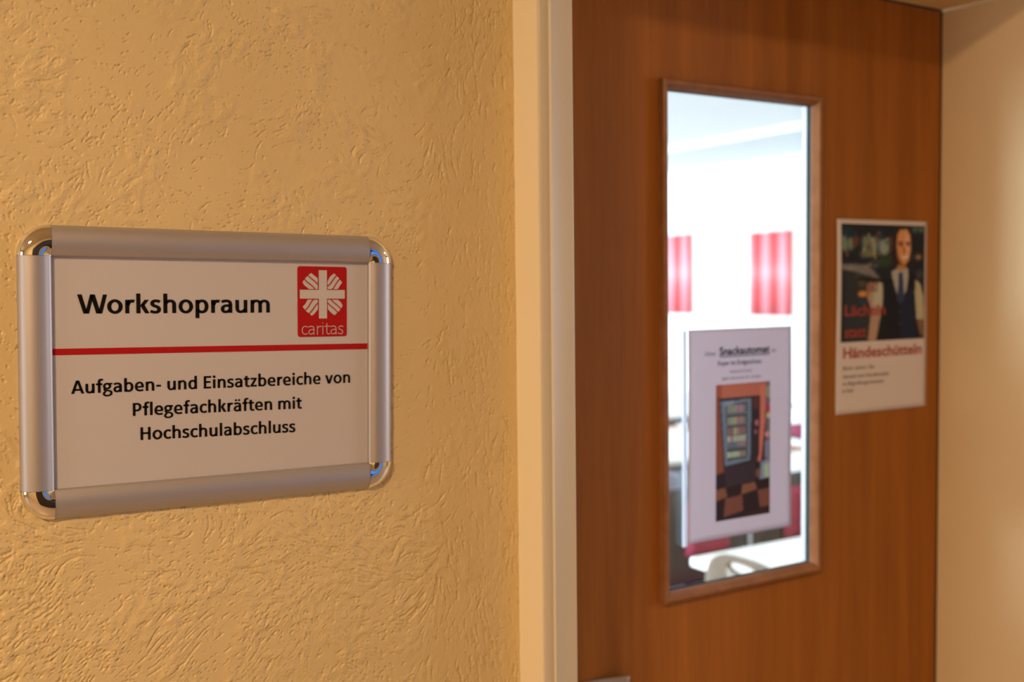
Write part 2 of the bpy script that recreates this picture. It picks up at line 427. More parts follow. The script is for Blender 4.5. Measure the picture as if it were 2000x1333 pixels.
# back wall with a glazed opening to the right, and end walls with openings
plain_wall('wall_back', [(-4.05, 1.15, HB-0.15, HB, 0, CEIL), (2.0, 5.05, HB-0.15, HB, 0, CEIL), (1.15, 2.0, HB-0.15, HB, 2.15, CEIL), (1.15, 2.0, HB-0.15, HB, 0, 0.35)], M['hall_wall'])
plain_wall('wall_left', [(-4.05, -3.95, HB, -0.95, 0, CEIL), (-4.05, -3.95, 0.25, DW+0.02, 0, CEIL), (-4.05, -3.95, -0.95, 0.25, 2.35, CEIL), (-4.05, -3.95, -0.95, 0.25, 0, 0.3)], M['hall_wall'])
plain_wall('wall_right', [(4.98, 5.05, HB, -1.15, 0, CEIL), (4.98, 5.05, 0.25, DW+0.02, 0, CEIL), (4.98, 5.05, -1.15, 0.25, 2.35, CEIL), (4.98, 5.05, -1.15, 0.25, 0, 0.6)], M['hall_wall'])
mb = MB()
for b in ((1.15, 1.22, HB-0.06, HB+0.01, 0.35, 2.15), (1.93, 2.0, HB-0.06, HB+0.01, 0.35, 2.15), (1.22, 1.93, HB-0.06, HB+0.01, 2.06, 2.15), (1.22, 1.93, HB-0.06, HB+0.01, 0.35, 0.45), (1.55, 1.60, HB-0.06, HB+0.01, 0.45, 2.06)): mb.box(*b)
win1 = struct(mb.build('window_1', M['gasket'], bevel=0.004))
tint = bpy.data.materials.new('added_sky_tint'); tint.use_nodes = True  # tint added so the chrome caps mirror a dimmer, bluer sky
tnt = tint.node_tree; tb = tnt.nodes.new('ShaderNodeBsdfTransparent'); tb.inputs[0].default_value = (0.30, 0.43, 0.66, 1)
tnt.links.new(tb.outputs[0], tnt.nodes['Material Output'].inputs[0])
MB().box(1.22, 1.93, HB-0.034, HB-0.030, 0.45, 2.06).build('pane', tint, win1)
mb = MB().box(-0.45, 0.86, HB+0.0, HB+0.045, 0.0, 2.03)  # unseen dark door, added to give the chrome caps dark reflections
d2 = struct(mb.build('added_dark_door', mat('added_door_dark', (0.025, 0.02, 0.018), 0.4), bevel=0.003))
MB().tube([(0.18, HB+0.045, 1.05), (0.18, HB+0.09, 1.05), (0.30, HB+0.09, 1.05)], 0.009).build('door_handle', M['steel'], d2, True)  # handle of the added door

# ceiling lamps of the hall
def disc_lamp(x, y):
    t = empty('ceiling_lamp', (x, y, CEIL))
    n = 40; v = []; f = []
    prof = [(0.0, 0.0), (0.19, 0.0), (0.195, -0.02), (0.185, -0.045), (0.165, -0.05), (0.160, -0.045)]
    for r, z in prof:
        for j in range(n):
            a = 2*math.pi*j/n; v.append((r*math.cos(a), r*math.sin(a), z))
    for i in range(len(prof)-1):
        for j in range(n): f.append((i*n+j, i*n+(j+1) % n, (i+1)*n+(j+1) % n, (i+1)*n+j))
    py('lamp_housing', v, f, M['lamp_body'], t, True)
    return t
for x_ in (-0.95, 3.2): tag(disc_lamp(x_, -0.46), ('round white ceiling lamp left of the sign wall', 'round white ceiling lamp right of the door')[x_ > 0], 'lamp', 'hall ceiling lamps')
# ------------------------------------------------------------------ door frame (Zarge)
tr = MB().box(FX0, FX0+0.0022, DF+0.0006, DW+0.015, 0, DTZ+0.0475)
tr = tr.box(FX0, DRX+0.0425, DF+0.0006, DW+0.015, DTZ+0.0475, DTZ+0.0497)
o = struct(tr.build('trim_1', M['yellow_trim'])); o['label'] = 'yellow painted side of the door frame'
def frame_profile():
    # outline (x, y) of the left jamb in plan, from the yellow side round the front to the door rebate
    P = [(FX0+0.0022, DW+0.01), (FX0+0.0022, DF+0.0015), (FX0+0.0030, DF+0.0004), (FX0+0.0045, DF)]
    P += [(FX0+0.0133, DF), (FX0+0.0138, DF-0.0012), (FX0+0.0148, DF-0.0022), (FX0+0.0158, DF-0.0020), (FX0+0.0168, DF-0.0014)]
    for k in range(7):
        a = k/6*math.pi/2; P.append((FX1-0.003+0.003*math.sin(a), DF-0.0014+0.003*(1-math.cos(a))))
    P += [(FX1, DD-0.002), (FX1+0.014, DD-0.002), (FX1+0.014, DD+0.05), (FX0+0.0022, DD+0.05)]
    return P
def extrude(P, z0, z1, name, m, parent=None, smooth=True):
    n = len(P); v = [(x, y, z0) for x, y in P]+[(x, y, z1) for x, y in P]
    f = [(i, (i+1) % n, n+(i+1) % n, n+i) for i in range(n)]+[tuple(range(n))[::-1], tuple(range(n, 2*n))]
    o = py(name, v, f, m, parent)
    if smooth:
        o.data.polygons.foreach_set('use_smooth', [True]*len(o.data.polygons))
        try: o.data.set_sharp_from_angle(angle=math.radians(50))
        except Exception: pass
    return o
o = struct(extrude(frame_profile(), 0, DTZ+0.0475, 'trim_2', M['frame_white'])); o['label'] = 'off white door frame post left of the wooden door'
# right lining and head lining: smooth painted boards
PR = [(DRX, DD-0.002), (DRX, DF+0.003), (DRX+0.003, DF), (DRX+0.0425, DF), (DRX+0.0425, DD+0.05), (DRX+0.012, DD+0.05), (DRX+0.012, DD-0.002)]
M['lining'] = add_noise(mat('cream_lining_paint', (0.76, 0.62, 0.385), 0.55), (0.74, 0.60, 0.37), 3, bump=0.1, bscale=40)
o = struct(extrude(PR, 0, DTZ+0.0475, 'trim_3', M['lining'])); o['label'] = 'cream painted reveal right of the wooden door'
hb = MB()
hb.box(FX1-0.004, DRX, DF, DD-0.002, DTZ, DTZ+0.0475).box(FX1-0.004, DRX, DD-0.002, DD+0.05, DTZ+0.012, DTZ+0.0475)
o = struct(hb.build('trim_4', add_noise(mat('lining_paint_bounce_lit', (0.80, 0.58, 0.26), 0.55), (0.78, 0.56, 0.25), 3), bevel=0.002)); o['label'] = 'cream painted head of the door frame'  # lining paint with floor bounce light put into its colour
o = struct(MB().box(DRX+0.0005, DRX+0.0115, DD+0.001, DD+0.045, 0, DTZ).box(FX1, DRX, DD+0.001, DD+0.045, DTZ+0.0005, DTZ+0.0115).build('trim_5', M['gasket'])); o['label'] = 'dark strip painted in for the shadow gap around the door'  # dark strip stands in for shade in the gap beside the leaf

# ------------------------------------------------------------------ door leaf with glazed window
GX0, GX1 = 0.90737, 1.20989
GZ0, GZ1 = EYE-0.43292, EYE+0.27266
BW = 0.0135
LX0, LX1 = FX1+0.004, DRX-0.0015
LZ0, LZ1 = 0.006, DTZ-0.002
HO = 0.012     # the hole in the leaf is a little wider than the bead opening
hx0, hx1, hz0, hz1 = GX0+0.002, GX1-0.002, GZ0+0.002, GZ1-0.002
mb = MB()
T = 0.026
leafv = []
def ring(mb, x0, x1, z0, z1, a0, a1, b0, b1, y0, y1):
    """rectangular ring: outer x0..x1,z0..z1, inner a0..a1,b0..b1, thickness y0..y1, one closed shell"""
    b = len(mb.v)
    for y in (y0, y1):
        mb.v += [(x0, y, z0), (x1, y, z0), (x1, y, z1), (x0, y, z1), (a0, y, b0), (a1, y, b0), (a1, y, b1), (a0, y, b1)]
    for i in range(4):
        j = (i+1) % 4
        mb.f += [(b+i, b+j, b+4+j, b+4+i), (b+8+j, b+8+i, b+12+i, b+12+j), (b+j, b+i, b+8+i, b+8+j), (b+4+i, b+4+j, b+12+j, b+12+i)]
ring(mb, LX0, LX1, LZ0, LZ1, hx0, hx1, hz0, hz1, DD, DD+T)
door = struct(mb.build('door_1', M['wood']))
door['label'] = 'brown cherry veneer door leaf with a tall glazed opening'
def mitred(section, x0, x1, z0, z1, base_y, m, names, parent, sgn=1, smooth=True):
    """four mitred pieces; section = [(inset from outer edge, height towards viewer)]"""
    corners = [(x0, z0, 1, 1), (x1, z0, -1, 1), (x1, z1, -1, -1), (x0, z1, 1, -1)]
    out = []
    for k in range(4):
        c0, c1 = corners[k], corners[(k+1) % 4]
        n = len(section); v = []
        for c in (c0, c1):
            for ins, h in section: v.append((c[0]+c[2]*ins, base_y-sgn*h, c[1]+c[3]*ins))
        f = [(i, i+1, n+i+1, n+i) for i in range(n-1)]+[tuple(range(n)), tuple(range(2*n-1, n-1, -1)), (0, n, 2*n-1, n-1)]
        if sgn > 0: f = [t[::-1] for t in f]
        o = py(names, v, f, m, parent)
        if smooth:
            o.data.polygons.foreach_set('use_smooth', [True]*len(o.data.polygons))
            try: o.data.set_sharp_from_angle(angle=math.radians(45))
            except Exception: pass
        out.append(o)
    return out
sec = [(0, -0.0005), (0.0, 0.0085), (0.0006, 0.0105), (0.002, 0.0118), (0.0045, 0.0122), (0.0065, 0.0115), (0.0080, 0.0095), (0.0125, 0.0014), (BW, 0.0), (BW, -0.0005)]
mitred(sec, GX0, GX1, GZ0, GZ1, DD, M['moulding'], 'glazing_bead', door)
g = 0.0004
secg = [(BW-0.004, -0.0006), (BW-0.0002, -0.0006), (BW-0.0002, -0.0096), (BW-0.004, -0.0096)]
mitred(secg, GX0, GX1, GZ0, GZ1, DD, M['gasket'], 'gasket', door, smooth=False)
MB().box(hx0+0.002, hx1-0.002, DD+0.0100, DD+0.0140, hz0+0.002, hz1-0.002).build('pane', M['glass'], door)
# white lining on the room side of the pane
mb = MB(); ring(mb, hx0+0.0002, hx1-0.0002, hz0+0.0002, hz1-0.0002, hx0+0.0015, hx1-0.0015, hz0+0.0015, hz1-0.0015, DD+0.0145, DD+T+0.001)
mb.build('glazing_lining', M['lining_white'], door)
secb = [(0, 0), (0, 0.004), (0.003, 0.006), (0.010, 0.006), (0.0195, 0.003), (0.0195, 0)]
mitred(secb, hx0-0.02, hx1+0.02, hz0-0.02, hz1+0.02, DD+T, M['moulding'], 'glazing_bead', door, sgn=-1)
# handle of the door, low on the left side of the leaf
MB().tube([(LX0+0.07, DD, 1.03), (LX0+0.07, DD-0.05, 1.03), (LX0+0.085, DD-0.058, 1.03), (LX0+0.135, DD-0.058, 1.03)], 0.010, 12).build('door_handle', M['steel'], door, True)
MB().box(LX0+0.05, LX0+0.09, DD-0.006, DD, 0.86, 1.09).build('handle_plate', M['steel'], door, bevel=0.003)

# ------------------------------------------------------------------ stroke lettering (bold humanist sans)
def bez(path, n=10):
    pts = [np.array(path[0], float)]
    for s in path[1:]:
        p0 = pts[-1]
        if len(s) == 2: pts.append(np.array(s, float))
        else:
            a, b, c = np.array(s[0:2]), np.array(s[2:4]), np.array(s[4:6])
            for k in range(1, n+1):
                t = k/n; pts.append((1-t)**3*p0+3*(1-t)**2*t*a+3*(1-t)*t*t*b+t**3*c)
    return pts
class Pen:
    def __init__(s, vt=0.131, ht=0.094): s.vt, s.ht = vt, ht
def stroke(out, pts, pen, k=1.0, closed=False):
    n = len(pts); L, R = [], []
    for i in range(n):
        if closed: d = pts[(i+1) % n]-pts[i-1]
        else: d = pts[min(i+1, n-1)]-pts[max(i-1, 0)]
        d = d/np.linalg.norm(d); c2, s2 = d[0]**2, d[1]**2
        w = k*(pen.ht*c2+pen.vt*s2)/2; nn = np.array([-d[1], d[0]])
        L.append(pts[i]+nn*w); R.append(pts[i]-nn*w)
    m = n if closed else n-1
    for i in range(m):
        j = (i+1) % n; out.append([L[i], L[j], R[j], R[i]])
def disc(out, x, y, r, ry=None, n=20):
    ry = ry or r
    out.append([np.array((x+r*math.cos(2*math.pi*k/n), y+ry*math.sin(2*math.pi*k/n))) for k in range(n)])
def ell(cx, cy, rx, ry, n=36):
    return [np.array((cx+rx*math.cos(2*math.pi*k/n), cy+ry*math.sin(2*math.pi*k/n))) for k in range(n)]
ADV = dict(zip('abcdefghiklmnoprstuvzäAEHPW- ', (.494,.537,.418,.537,.503,.316,.474,.537,.246,.480,.246,.813,.537,.538,.537,.355,.399,.347,.537,.473,.397,.494,.606,.488,.630,.532,.906,.306,.226)))
def glyph(ch, pen):
    o = []; XH = .466; AS = .683
    def V(x, y0, y1): o.append([np.array(p) for p in ((x-pen.vt/2, y0), (x+pen.vt/2, y0), (x+pen.vt/2, y1), (x-pen.vt/2, y1))])
    def B(x0, x1, y, t=None):
        t = (t or pen.ht)/2; o.append([np.array(p) for p in ((x0, y-t), (x1, y-t), (x1, y+t), (x0, y+t))])
    def Q(*p): o.append([np.array(q) for q in p])
    def S(path, k=1.0): stroke(o, bez(path), pen, k)
    st = .122
    bowl = [(.125, .345), (.17, .40, .22, .432, .282, .432), (.385, .432, .436, .345, .436, .235), (.436, .115, .375, .034, .28, .034), (.215, .034, .17, .065, .125, .12)]
    mir = lambda path, w: [tuple((w-v) if i % 2 == 0 else v for i, v in enumerate(s)) for s in path]
    if ch == 'n': V(st, 0, XH); S([(.125, .335), (.17, .40, .225, .432, .285, .432), (.375, .432, .415, .37, .415, .275), (.415, 0)])
    elif ch == 'h': V(st, 0, AS); S([(.125, .335), (.17, .40, .225, .432, .285, .432), (.375, .432, .415, .37, .415, .275), (.415, 0)])
    elif ch == 'm':
        V(st, 0, XH); S([(.125, .335), (.165, .40, .21, .432, .262, .432), (.36, .432, .406, .37, .406, .275), (.406, 0)])
        S([(.415, .335), (.45, .40, .495, .432, .548, .432), (.645, .432, .692, .37, .692, .275), (.692, 0)])
    elif ch == 'u': S([(.120, XH), (.120, .19), (.120, .09, .16, .034, .245, .034), (.31, .034, .36, .07, .41, .135)]); V(.415, 0, XH)
    elif ch == 'o': stroke(o, ell(.269, .234, .180, .201), pen, closed=True)
    elif ch == 'p': V(st, -.185, XH); S(bowl)
    elif ch == 'b': V(st, 0, AS); S(bowl)
    elif ch == 'd': V(.537-st, 0, AS); S(mir(bowl, .537))
    elif ch == 'r': V(st, 0, XH); S([(.125, .29), (.155, .37, .205, .422, .262, .422), (.29, .422, .32, .420, .345, .410)], 1.12)
    elif ch in 'aä':
        S([(.068, .390), (.12, .420, .17, .432, .225, .432), (.325, .432, .374, .39, .374, .295), (.374, 0)])
        S([(.374, .262), (.26, .262), (.155, .262, .098, .215, .098, .140), (.098, .07, .14, .034, .205, .034), (.27, .034, .32, .07, .37, .125)], 0.96)
        if ch == 'ä': disc(o, .158, .588, .058); disc(o, .326, .588, .058)
    elif ch == 'c': S([(.388, .385), (.345, .420, .315, .432, .275, .432), (.155, .432, .095, .35, .095, .232), (.095, .11, .155, .034, .272, .034), (.315, .034, .355, .05, .392, .085)])
    elif ch == 'e':
        B(.13, .455, .220, pen.ht*.82)
        S([(.405, .222), (.41, .35, .365, .436, .26, .436), (.15, .436, .093, .345, .093, .232), (.093, .10, .165, .033, .29, .033), (.345, .033, .395, .043, .440, .062)], .97)
    elif ch == 's': S([(.340, .392), (.30, .418, .26, .432, .215, .432), (.14, .432, .092, .400, .092, .345), (.092, .215, .312, .270, .312, .130), (.312, .062, .26, .034, .185, .034), (.13, .034, .08, .050, .036, .078)], 1.0)
    elif ch == 'k': V(st, 0, AS); Q((.182, .27), (.315, .27), (.462, XH), (.325, XH)); Q((.182, .262), (.29, .34), (.478, 0), (.338, 0))
    elif ch == 'f': S([(.335, .632), (.305, .645, .285, .650, .265, .650), (.185, .650, .160, .61, .160, .54), (.160, 0)]); B(.012, .300, .424)
    elif ch == 'g':
        stroke(o, ell(.212, .318, .137, .122), pen, .92, closed=True)
        B(.235, .462, .432, pen.ht*.85)
        S([(.125, .215), (.078, .185, .075, .118, .155, .104), (.29, .088), (.370, .076, .412, .04, .412, -.030), (.412, -.115, .32, -.155, .220, -.155), (.12, -.155, .062, -.122, .062, -.062), (.062, -.01, .10, .03, .160, .060)], .85)
    elif ch == 'i': V(.123, 0, XH); disc(o, .123, .598, pen.vt*.56, pen.vt*.54)
    elif ch == 'l': V(.123, 0, AS)
    elif ch == 't': S([(.155, .582), (.155, .145), (.155, .06, .195, .034, .25, .034), (.285, .034, .31, .040, .335, .050)]); B(.018, .328, .424)
    elif ch == 'v': Q((.006, XH), (.138, XH), (.300, 0), (.170, 0)); Q((.178, 0), (.305, 0), (.468, XH), (.342, XH))
    elif ch == 'z': B(.040, .362, .424); B(.032, .370, .043); Q((.220, .385), (.360, .385), (.180, .085), (.040, .085))
    elif ch == 'A': Q((.008, 0), (.136, 0), (.352, .644), (.228, .644)); Q((.470, 0), (.602, 0), (.380, .644), (.256, .644)); B(.13, .48, .188)
    elif ch == 'E': V(.132, 0, .644); B(.13, .448, .600); B(.13, .422, .335); B(.13, .450, .044)
    elif ch == 'H': V(.132, 0, .644); V(.498, 0, .644); B(.13, .50, .338, .094)
    elif ch == 'P': V(.132, 0, .644); S([(.13, .600), (.26, .600), (.38, .600, .428, .54, .428, .442), (.428, .325, .365, .268, .25, .268), (.13, .268)])
    elif ch == 'W':
        Q((.010, .644), (.148, .644), (.326, 0), (.195, 0)); Q((.247, 0), (.370, 0), (.518, .644), (.405, .644))
        Q((.409, .644), (.553, .644), (.729, 0), (.590, 0)); Q((.648, 0), (.775, 0), (.930, .644), (.805, .644))
    elif ch == '-': B(.036, .270, .242)
    return o
def text_width(s): return sum(ADV[c] for c in s)
def text_polys(s, x, y, em, pen=None, sx=1.0, spacing=0.0):
    pen = pen or Pen(); out = []
    for c in s:
        for poly in glyph(c, pen): out.append([(x+p[0]*em*sx, y+p[1]*em) for p in poly])
        x += (ADV[c]+spacing)*em*sx
    return out
def flat(name, polys, d, m, parent):
    """polygons in the local (x, z) plane raised d towards the viewer (-y)"""
    v = []; f = []
    for p in polys:
        b = len(v)
        ar = sum(p[i][0]*p[(i+1) % len(p)][1]-p[(i+1) % len(p)][0]*p[i][1] for i in range(len(p)))
        q = p if ar > 0 else p[::-1]
        v += [(a[0], -d, a[1]) for a in q]; f.append(tuple(range(b, b+len(q))))
    return py(name, v, f, m, parent)

# ------------------------------------------------------------------ the sign
SW, SH, PW = 0.327, 0.240, 0.025
sign = empty('wall_sign', (0.26658, DW, EYE-0.06876))
sign.rotation_euler = (0, 0.01819, 0)
tag(sign, 'silver snap frame sign reading Workshopraum on the yellow plaster wall', 'sign')
def section():
    # (distance from inner edge outward, height) of the crowned clip profile
    S = [(0.0, 0.0037), (0.0, 0.0066), (0.0003, 0.0072), (0.0010, 0.0079)]
    for k in range(0, 23):
        t = k/22.0; u = 0.002+0.023*math.sin(t*math.pi/2)**0.9
        S.append((u, 0.0004+0.0104*math.sqrt(max(0.0, 1-((u-0.0112)/0.0140)**2))))
    S += [(0.0250, -0.003)]
    return S
SEC = section()
ix, iz = SW/2-PW, SH/2-PW
def profile_bar(name, side):
    v = []; n = len(SEC)
    gap = 0.00015
    for e in (0, 1):
        for u, h in SEC:
            if side == 't': p = ((-ix+gap, ix-gap)[e], -h, iz+u)
            if side == 'b': p = ((-ix+gap, ix-gap)[e], -h, -iz-u)
            if side == 'l': p = (-ix-u, -h, (-iz+gap, iz-gap)[e])
            if side == 'r': p = (ix+u, -h, (-iz+gap, iz-gap)[e])
            v.append(p)
    f = [(i, i+1, n+i+1, n+i) for i in range(n-1)]+[tuple(range(n)), tuple(range(2*n-1, n-1, -1))]
    o = py(name, v, f, M['alu'], sign)
    bm = bmesh.new(); bm.from_mesh(o.data); bmesh.ops.recalc_face_normals(bm, faces=bm.faces); bm.to_mesh(o.data); bm.free()
    o.data.polygons.foreach_set('use_smooth', [True]*len(o.data.polygons))
    try: o.data.set_sharp_from_angle(angle=math.radians(60))
    except Exception: pass
    return o
for sd in 'tblr': profile_bar('frame_profile', sd)
def corner(cx, cz, a0):
    n = len(SEC); K = 20; v = []; f = []
    for k in range(K+1):
        a = a0+math.pi/2*k/K
        for u, h in SEC:
            uu = max(u, 0.00005); hh2 = h+(0.0004 if h > 0.001 else 0)
            v.append((cx+(uu*1.012)*math.cos(a), -hh2, cz+(uu*1.012)*math.sin(a)))
    for k in range(K):
        for i in range(n-1): f.append((k*n+i, k*n+i+1, (k+1)*n+i+1, (k+1)*n+i))
    f += [tuple(range(n)), tuple(range((K+1)*n-1, K*n-1, -1))]
    o = py('corner_cap', v, f, M['chrome'], sign)
    bm = bmesh.new(); bm.from_mesh(o.data); bmesh.ops.recalc_face_normals(bm, faces=bm.faces)
    ends = [e for e in bm.edges if len(e.link_faces) == 2 and any(len(ff.verts) > 4 for ff in e.link_faces)]
    bm.to_mesh(o.data); bm.free()
    o.data.polygons.foreach_set('use_smooth', [True]*len(o.data.polygons))
    try: o.data.set_sharp_from_angle(angle=math.radians(60))
    except Exception: pass
    md = o.modifiers.new('bevel', 'BEVEL'); md.width = 0.0005; md.segments = 2; md.limit_method = 'ANGLE'; md.angle_limit = math.radians(65)
    o['label'] = 'polished chrome corner cap'
    return o
corner(ix, iz, 0); corner(-ix, iz, math.pi/2); corner(-ix, -iz, math.pi); corner(ix, -iz, -math.pi/2)
MB().box(-ix-0.012, ix+0.012, -0.0028, 0.001, -iz-0.012, iz+0.012).build('back_panel', M['alu'], sign)
PY = 0.0034
sheet = MB().box(-ix-0.004, ix+0.004, -PY, -0.0029, -iz-0.004, iz+0.004).build('printed_sheet', M['paper'], sign)
sheet['label'] = 'white printed paper insert'
# print positions: px -> sign plane, computed once from the photograph
# (local x, z of the sign; the sheet sits slightly askew in its frame)
TILT = 0.0
def put(name, polys, d, m, tilt=0.0, cx=0, cz=0):
    c, s = math.cos(tilt), math.sin(tilt)
    q = [[(cx+(x-cx)*c-(z-cz)*s, cz+(x-cx)*s+(z-cz)*c) for x, z in p] for p in polys]
    return flat(name, q, PY+d, m, sheet)
def text_fit(s, xl, zl, xr, zr, em, pen=None):
    """set a line of lettering so that its ink runs from (xl, zl) to (xr, zr) on the baseline"""
    P = text_polys(s, 0, 0, em, pen); a = min(q[0] for p in P for q in p); b = max(q[0] for p in P for q in p)
    k = (xr-xl)/(b-a)
    return [[(xl+(q[0]-a)*k, q[1]+zl+(zr-zl)*(q[0]-a)/(b-a)) for q in p] for p in P]
put('lettering', text_fit('Workshopraum', -0.11887, 0.04815, 0.04345, 0.04825, 0.0244), 0.0003, M['ink'])
for s_, xl_, zl_, xr_, zr_ in (('Aufgaben- und Einsatzbereiche von', -0.12438, -0.01771, 0.12087, -0.01814),
                               ('Pflegefachkräften mit', -0.07600, -0.03853, 0.07347, -0.04001),
                               ('Hochschulabschluss', -0.07000, -0.05942, 0.06695, -0.06133)):
    put('lettering', text_fit(s_, xl_, zl_, xr_, zr_, 0.0168, Pen(0.129, 0.093)), 0.0003, M['ink'])
rl = [(-ix-0.002, 0.0144), (ix+0.002, 0.0132), (ix+0.002, 0.0186), (-ix-0.002, 0.0196)]
put('red_line', [rl], 0.0003, M['red'])
LOGO = [(0.0696, 0.0904), (0.1176, 0.0904), (0.1176, 0.0258), (0.0697, 0.0258)]           # corners tl, tr, br, bl in sign coordinates
def lg(x, y):
    """logo artwork units (158..868, 152..1170, y down) -> sign plane, bilinear"""
    u = (x-160)/(866-160); v = (y-154)/(1168-154)
    a = [LOGO[0][i]*(1-u)+LOGO[1][i]*u for i in (0, 1)]; b = [LOGO[3][i]*(1-u)+LOGO[2][i]*u for i in (0, 1)]
    return (a[0]*(1-v)+b[0]*v, a[1]*(1-v)+b[1]*v)
def rrect(x0, y0, x1, y1, r, n=6):
    P = []
    for cx, cy, a in ((x1-r, y0+r, -90), (x1-r, y1-r, 0), (x0+r, y1-r, 90), (x0+r, y0+r, 180)):
        for k in range(n+1):
            t = math.radians(a+90*k/n); P.append((cx+r*math.cos(t), cy+r*math.sin(t)))
    return P
plate = put('logo_plate', [[lg(*p) for p in rrect(158, 152, 868, 1170, 38)]], 0.0002, M['red'])
white = [[(460, 205), (577, 205), (577, 490), (837, 490), (837, 617), (577, 617), (577, 905), (460, 905), (460, 617), (190, 617), (190, 490), (460, 490)],
         [(350, 247), (310, 280), (262, 332), (228, 380), (250, 420), (320, 478), (445, 478), (445, 322)],
         [(680, 247), (712, 275), (757, 325), (800, 380), (770, 420), (735, 478), (587, 478), (587, 365), (620, 300)],
         [(445, 632), (445, 770), (400, 830), (360, 865), (270, 790), (230, 735), (270, 690), (300, 632)],
         [(587, 632), (735, 632), (775, 665), (805, 720), (770, 780), (687, 860), (640, 825), (590, 770)]]
put('logo_cross', [[lg(*q) for q in p] for p in white[:1]], 0.0004, M['logo_white'])
put('logo_flames', [[lg(*q) for q in p] for p in white[1:]], 0.0004, M['logo_white'])
waves = [[(303, 278), (350, 335, 395, 350, 450, 418)], [(255, 335), (300, 400, 350, 405, 410, 484)],
         [(716, 280), (660, 335, 650, 390, 583, 438)], [(764, 330), (700, 385, 700, 440, 650, 484)],
         [(385, 626), (325, 680, 335, 730, 262, 785)], [(450, 680), (380, 730, 385, 790, 312, 838)],
         [(582, 676), (640, 745, 690, 750, 736, 830)], [(634, 626), (680, 695, 735, 700, 782, 780)]]
ws = []
for wv in waves:
    tmp = []; stroke(tmp, bez(wv), Pen(15, 15))
    ws += [[lg(*q) for q in p] for p in tmp]
put('logo_flame_line', ws, 0.0006, M['red'])
cp = []
_cp = text_polys('caritas', 0, 0, 1.0, Pen(0.040, 0.040), 1.0, -0.055)
_a, _b = min(q[0] for p in _cp for q in p), max(q[0] for p in _cp for q in p)
for p in _cp: cp.append([lg(215+(q[0]-_a)*(600/(_b-_a)), 1140-q[1]*285) for q in p])
put('lettering', cp, 0.0005, M['logo_white'])['label'] = 'thin white lettering'

# ------------------------------------------------------------------ rasterised prints (vertex colours on a fine grid)
class Raster:
    def __init__(s, x0, y0, x1, y1, nx, ny, bg):
        s.x = np.linspace(x0, x1, nx); s.y = np.linspace(y0, y1, ny); s.X, s.Y = np.meshgrid(s.x, s.y)
        s.c = np.zeros((ny, nx, 3)); s.c[:] = bg; s.soft = 0.6
    def mask(s, pts):
        m = np.zeros(s.X.shape, bool); n = len(pts)
        for i in range(n):
            (xa, ya), (xb, yb) = pts[i], pts[(i+1) % n]
            if ya == yb: continue
            c = ((ya > s.Y) != (yb > s.Y)) & (s.X < (xb-xa)*(s.Y-ya)/(yb-ya)+xa); m ^= c
        return m.astype(float)
    def poly(s, pts, col, r=1.2, a=1.0):
        m = s.mask(pts)
        if r: m = blur(m, r*s.soft)
        s.c += (np.array(col)-s.c)*(m*a)[..., None]
    def ell(s, cx, cy, rx, ry, col, r=1.2, a=1.0):
        s.poly([(cx+rx*math.cos(t), cy+ry*math.sin(t)) for t in np.linspace(0, 2*math.pi, 24, endpoint=False)], col, r, a)
    def rect(s, x0, y0, x1, y1, col, r=1.0, a=1.0): s.poly([(x0, y0), (x1, y0), (x1, y1), (x0, y1)], col, r, a)
def to_albedo(c, paper_disp, paper_alb):
    c = np.clip(c/255.0, 0, 1); l = np.where(c <= 0.04045, c/12.92, ((c+0.055)/1.055)**2.4)
    p = np.array(lin(paper_disp)); return np.clip(l/p*np.array(paper_alb), 0, 0.95)
def print_grid(name, ras, alb, place, parent):
    """place(u, v) with u, v in 0..1 (v up) -> xyz"""
    ny, nx = ras.X.shape; V = []
    for j in range(ny):
        for i in range(nx): V.append(place(i/(nx-1), 1-j/(ny-1)))
    F = [(j*nx+i, (j+1)*nx+i, (j+1)*nx+i+1, j*nx+i+1) for j in range(ny-1) for i in range(nx-1)]
    o = py(name, V, F, M['print'], parent)
    at = o.data.color_attributes.new('print', 'FLOAT_COLOR', 'POINT')
    d = np.ones((ny*nx, 4), np.float32); d[:, :3] = alb.reshape(-1, 3)
    at.data.foreach_set('color', d.ravel())
    return o
def sheet_mesh(name, w, h, fn, m, nx=24, nz=34, th=0.0003, parent=None):
    """bent sheet of paper; fn(x, z) gives the lift towards the viewer"""
    V = []; n = nx*nz
    for s in (0, 1):
        for j in range(nz):
            for i in range(nx):
                x = -w/2+w*i/(nx-1); z = -h/2+h*j/(nz-1); V.append((x, -fn(x, z)+s*th, z))
    F = []
    for j in range(nz-1):
        for i in range(nx-1):
            a = j*nx+i; F.append((a, a+1, a+nx+1, a+nx)); F.append((n+a, n+a+nx, n+a+nx+1, n+a+1))
    bd = [i for i in range(nx)]+[j*nx+nx-1 for j in range(1, nz)]+[(nz-1)*nx+i for i in range(nx-2, -1, -1)]+[j*nx for j in range(nz-2, 0, -1)]
    for k in range(len(bd)):
        a, b = bd[k], bd[(k+1) % len(bd)]; F.append((a, n+a, n+b, b))
    return py(name, V, F, m, parent, True)
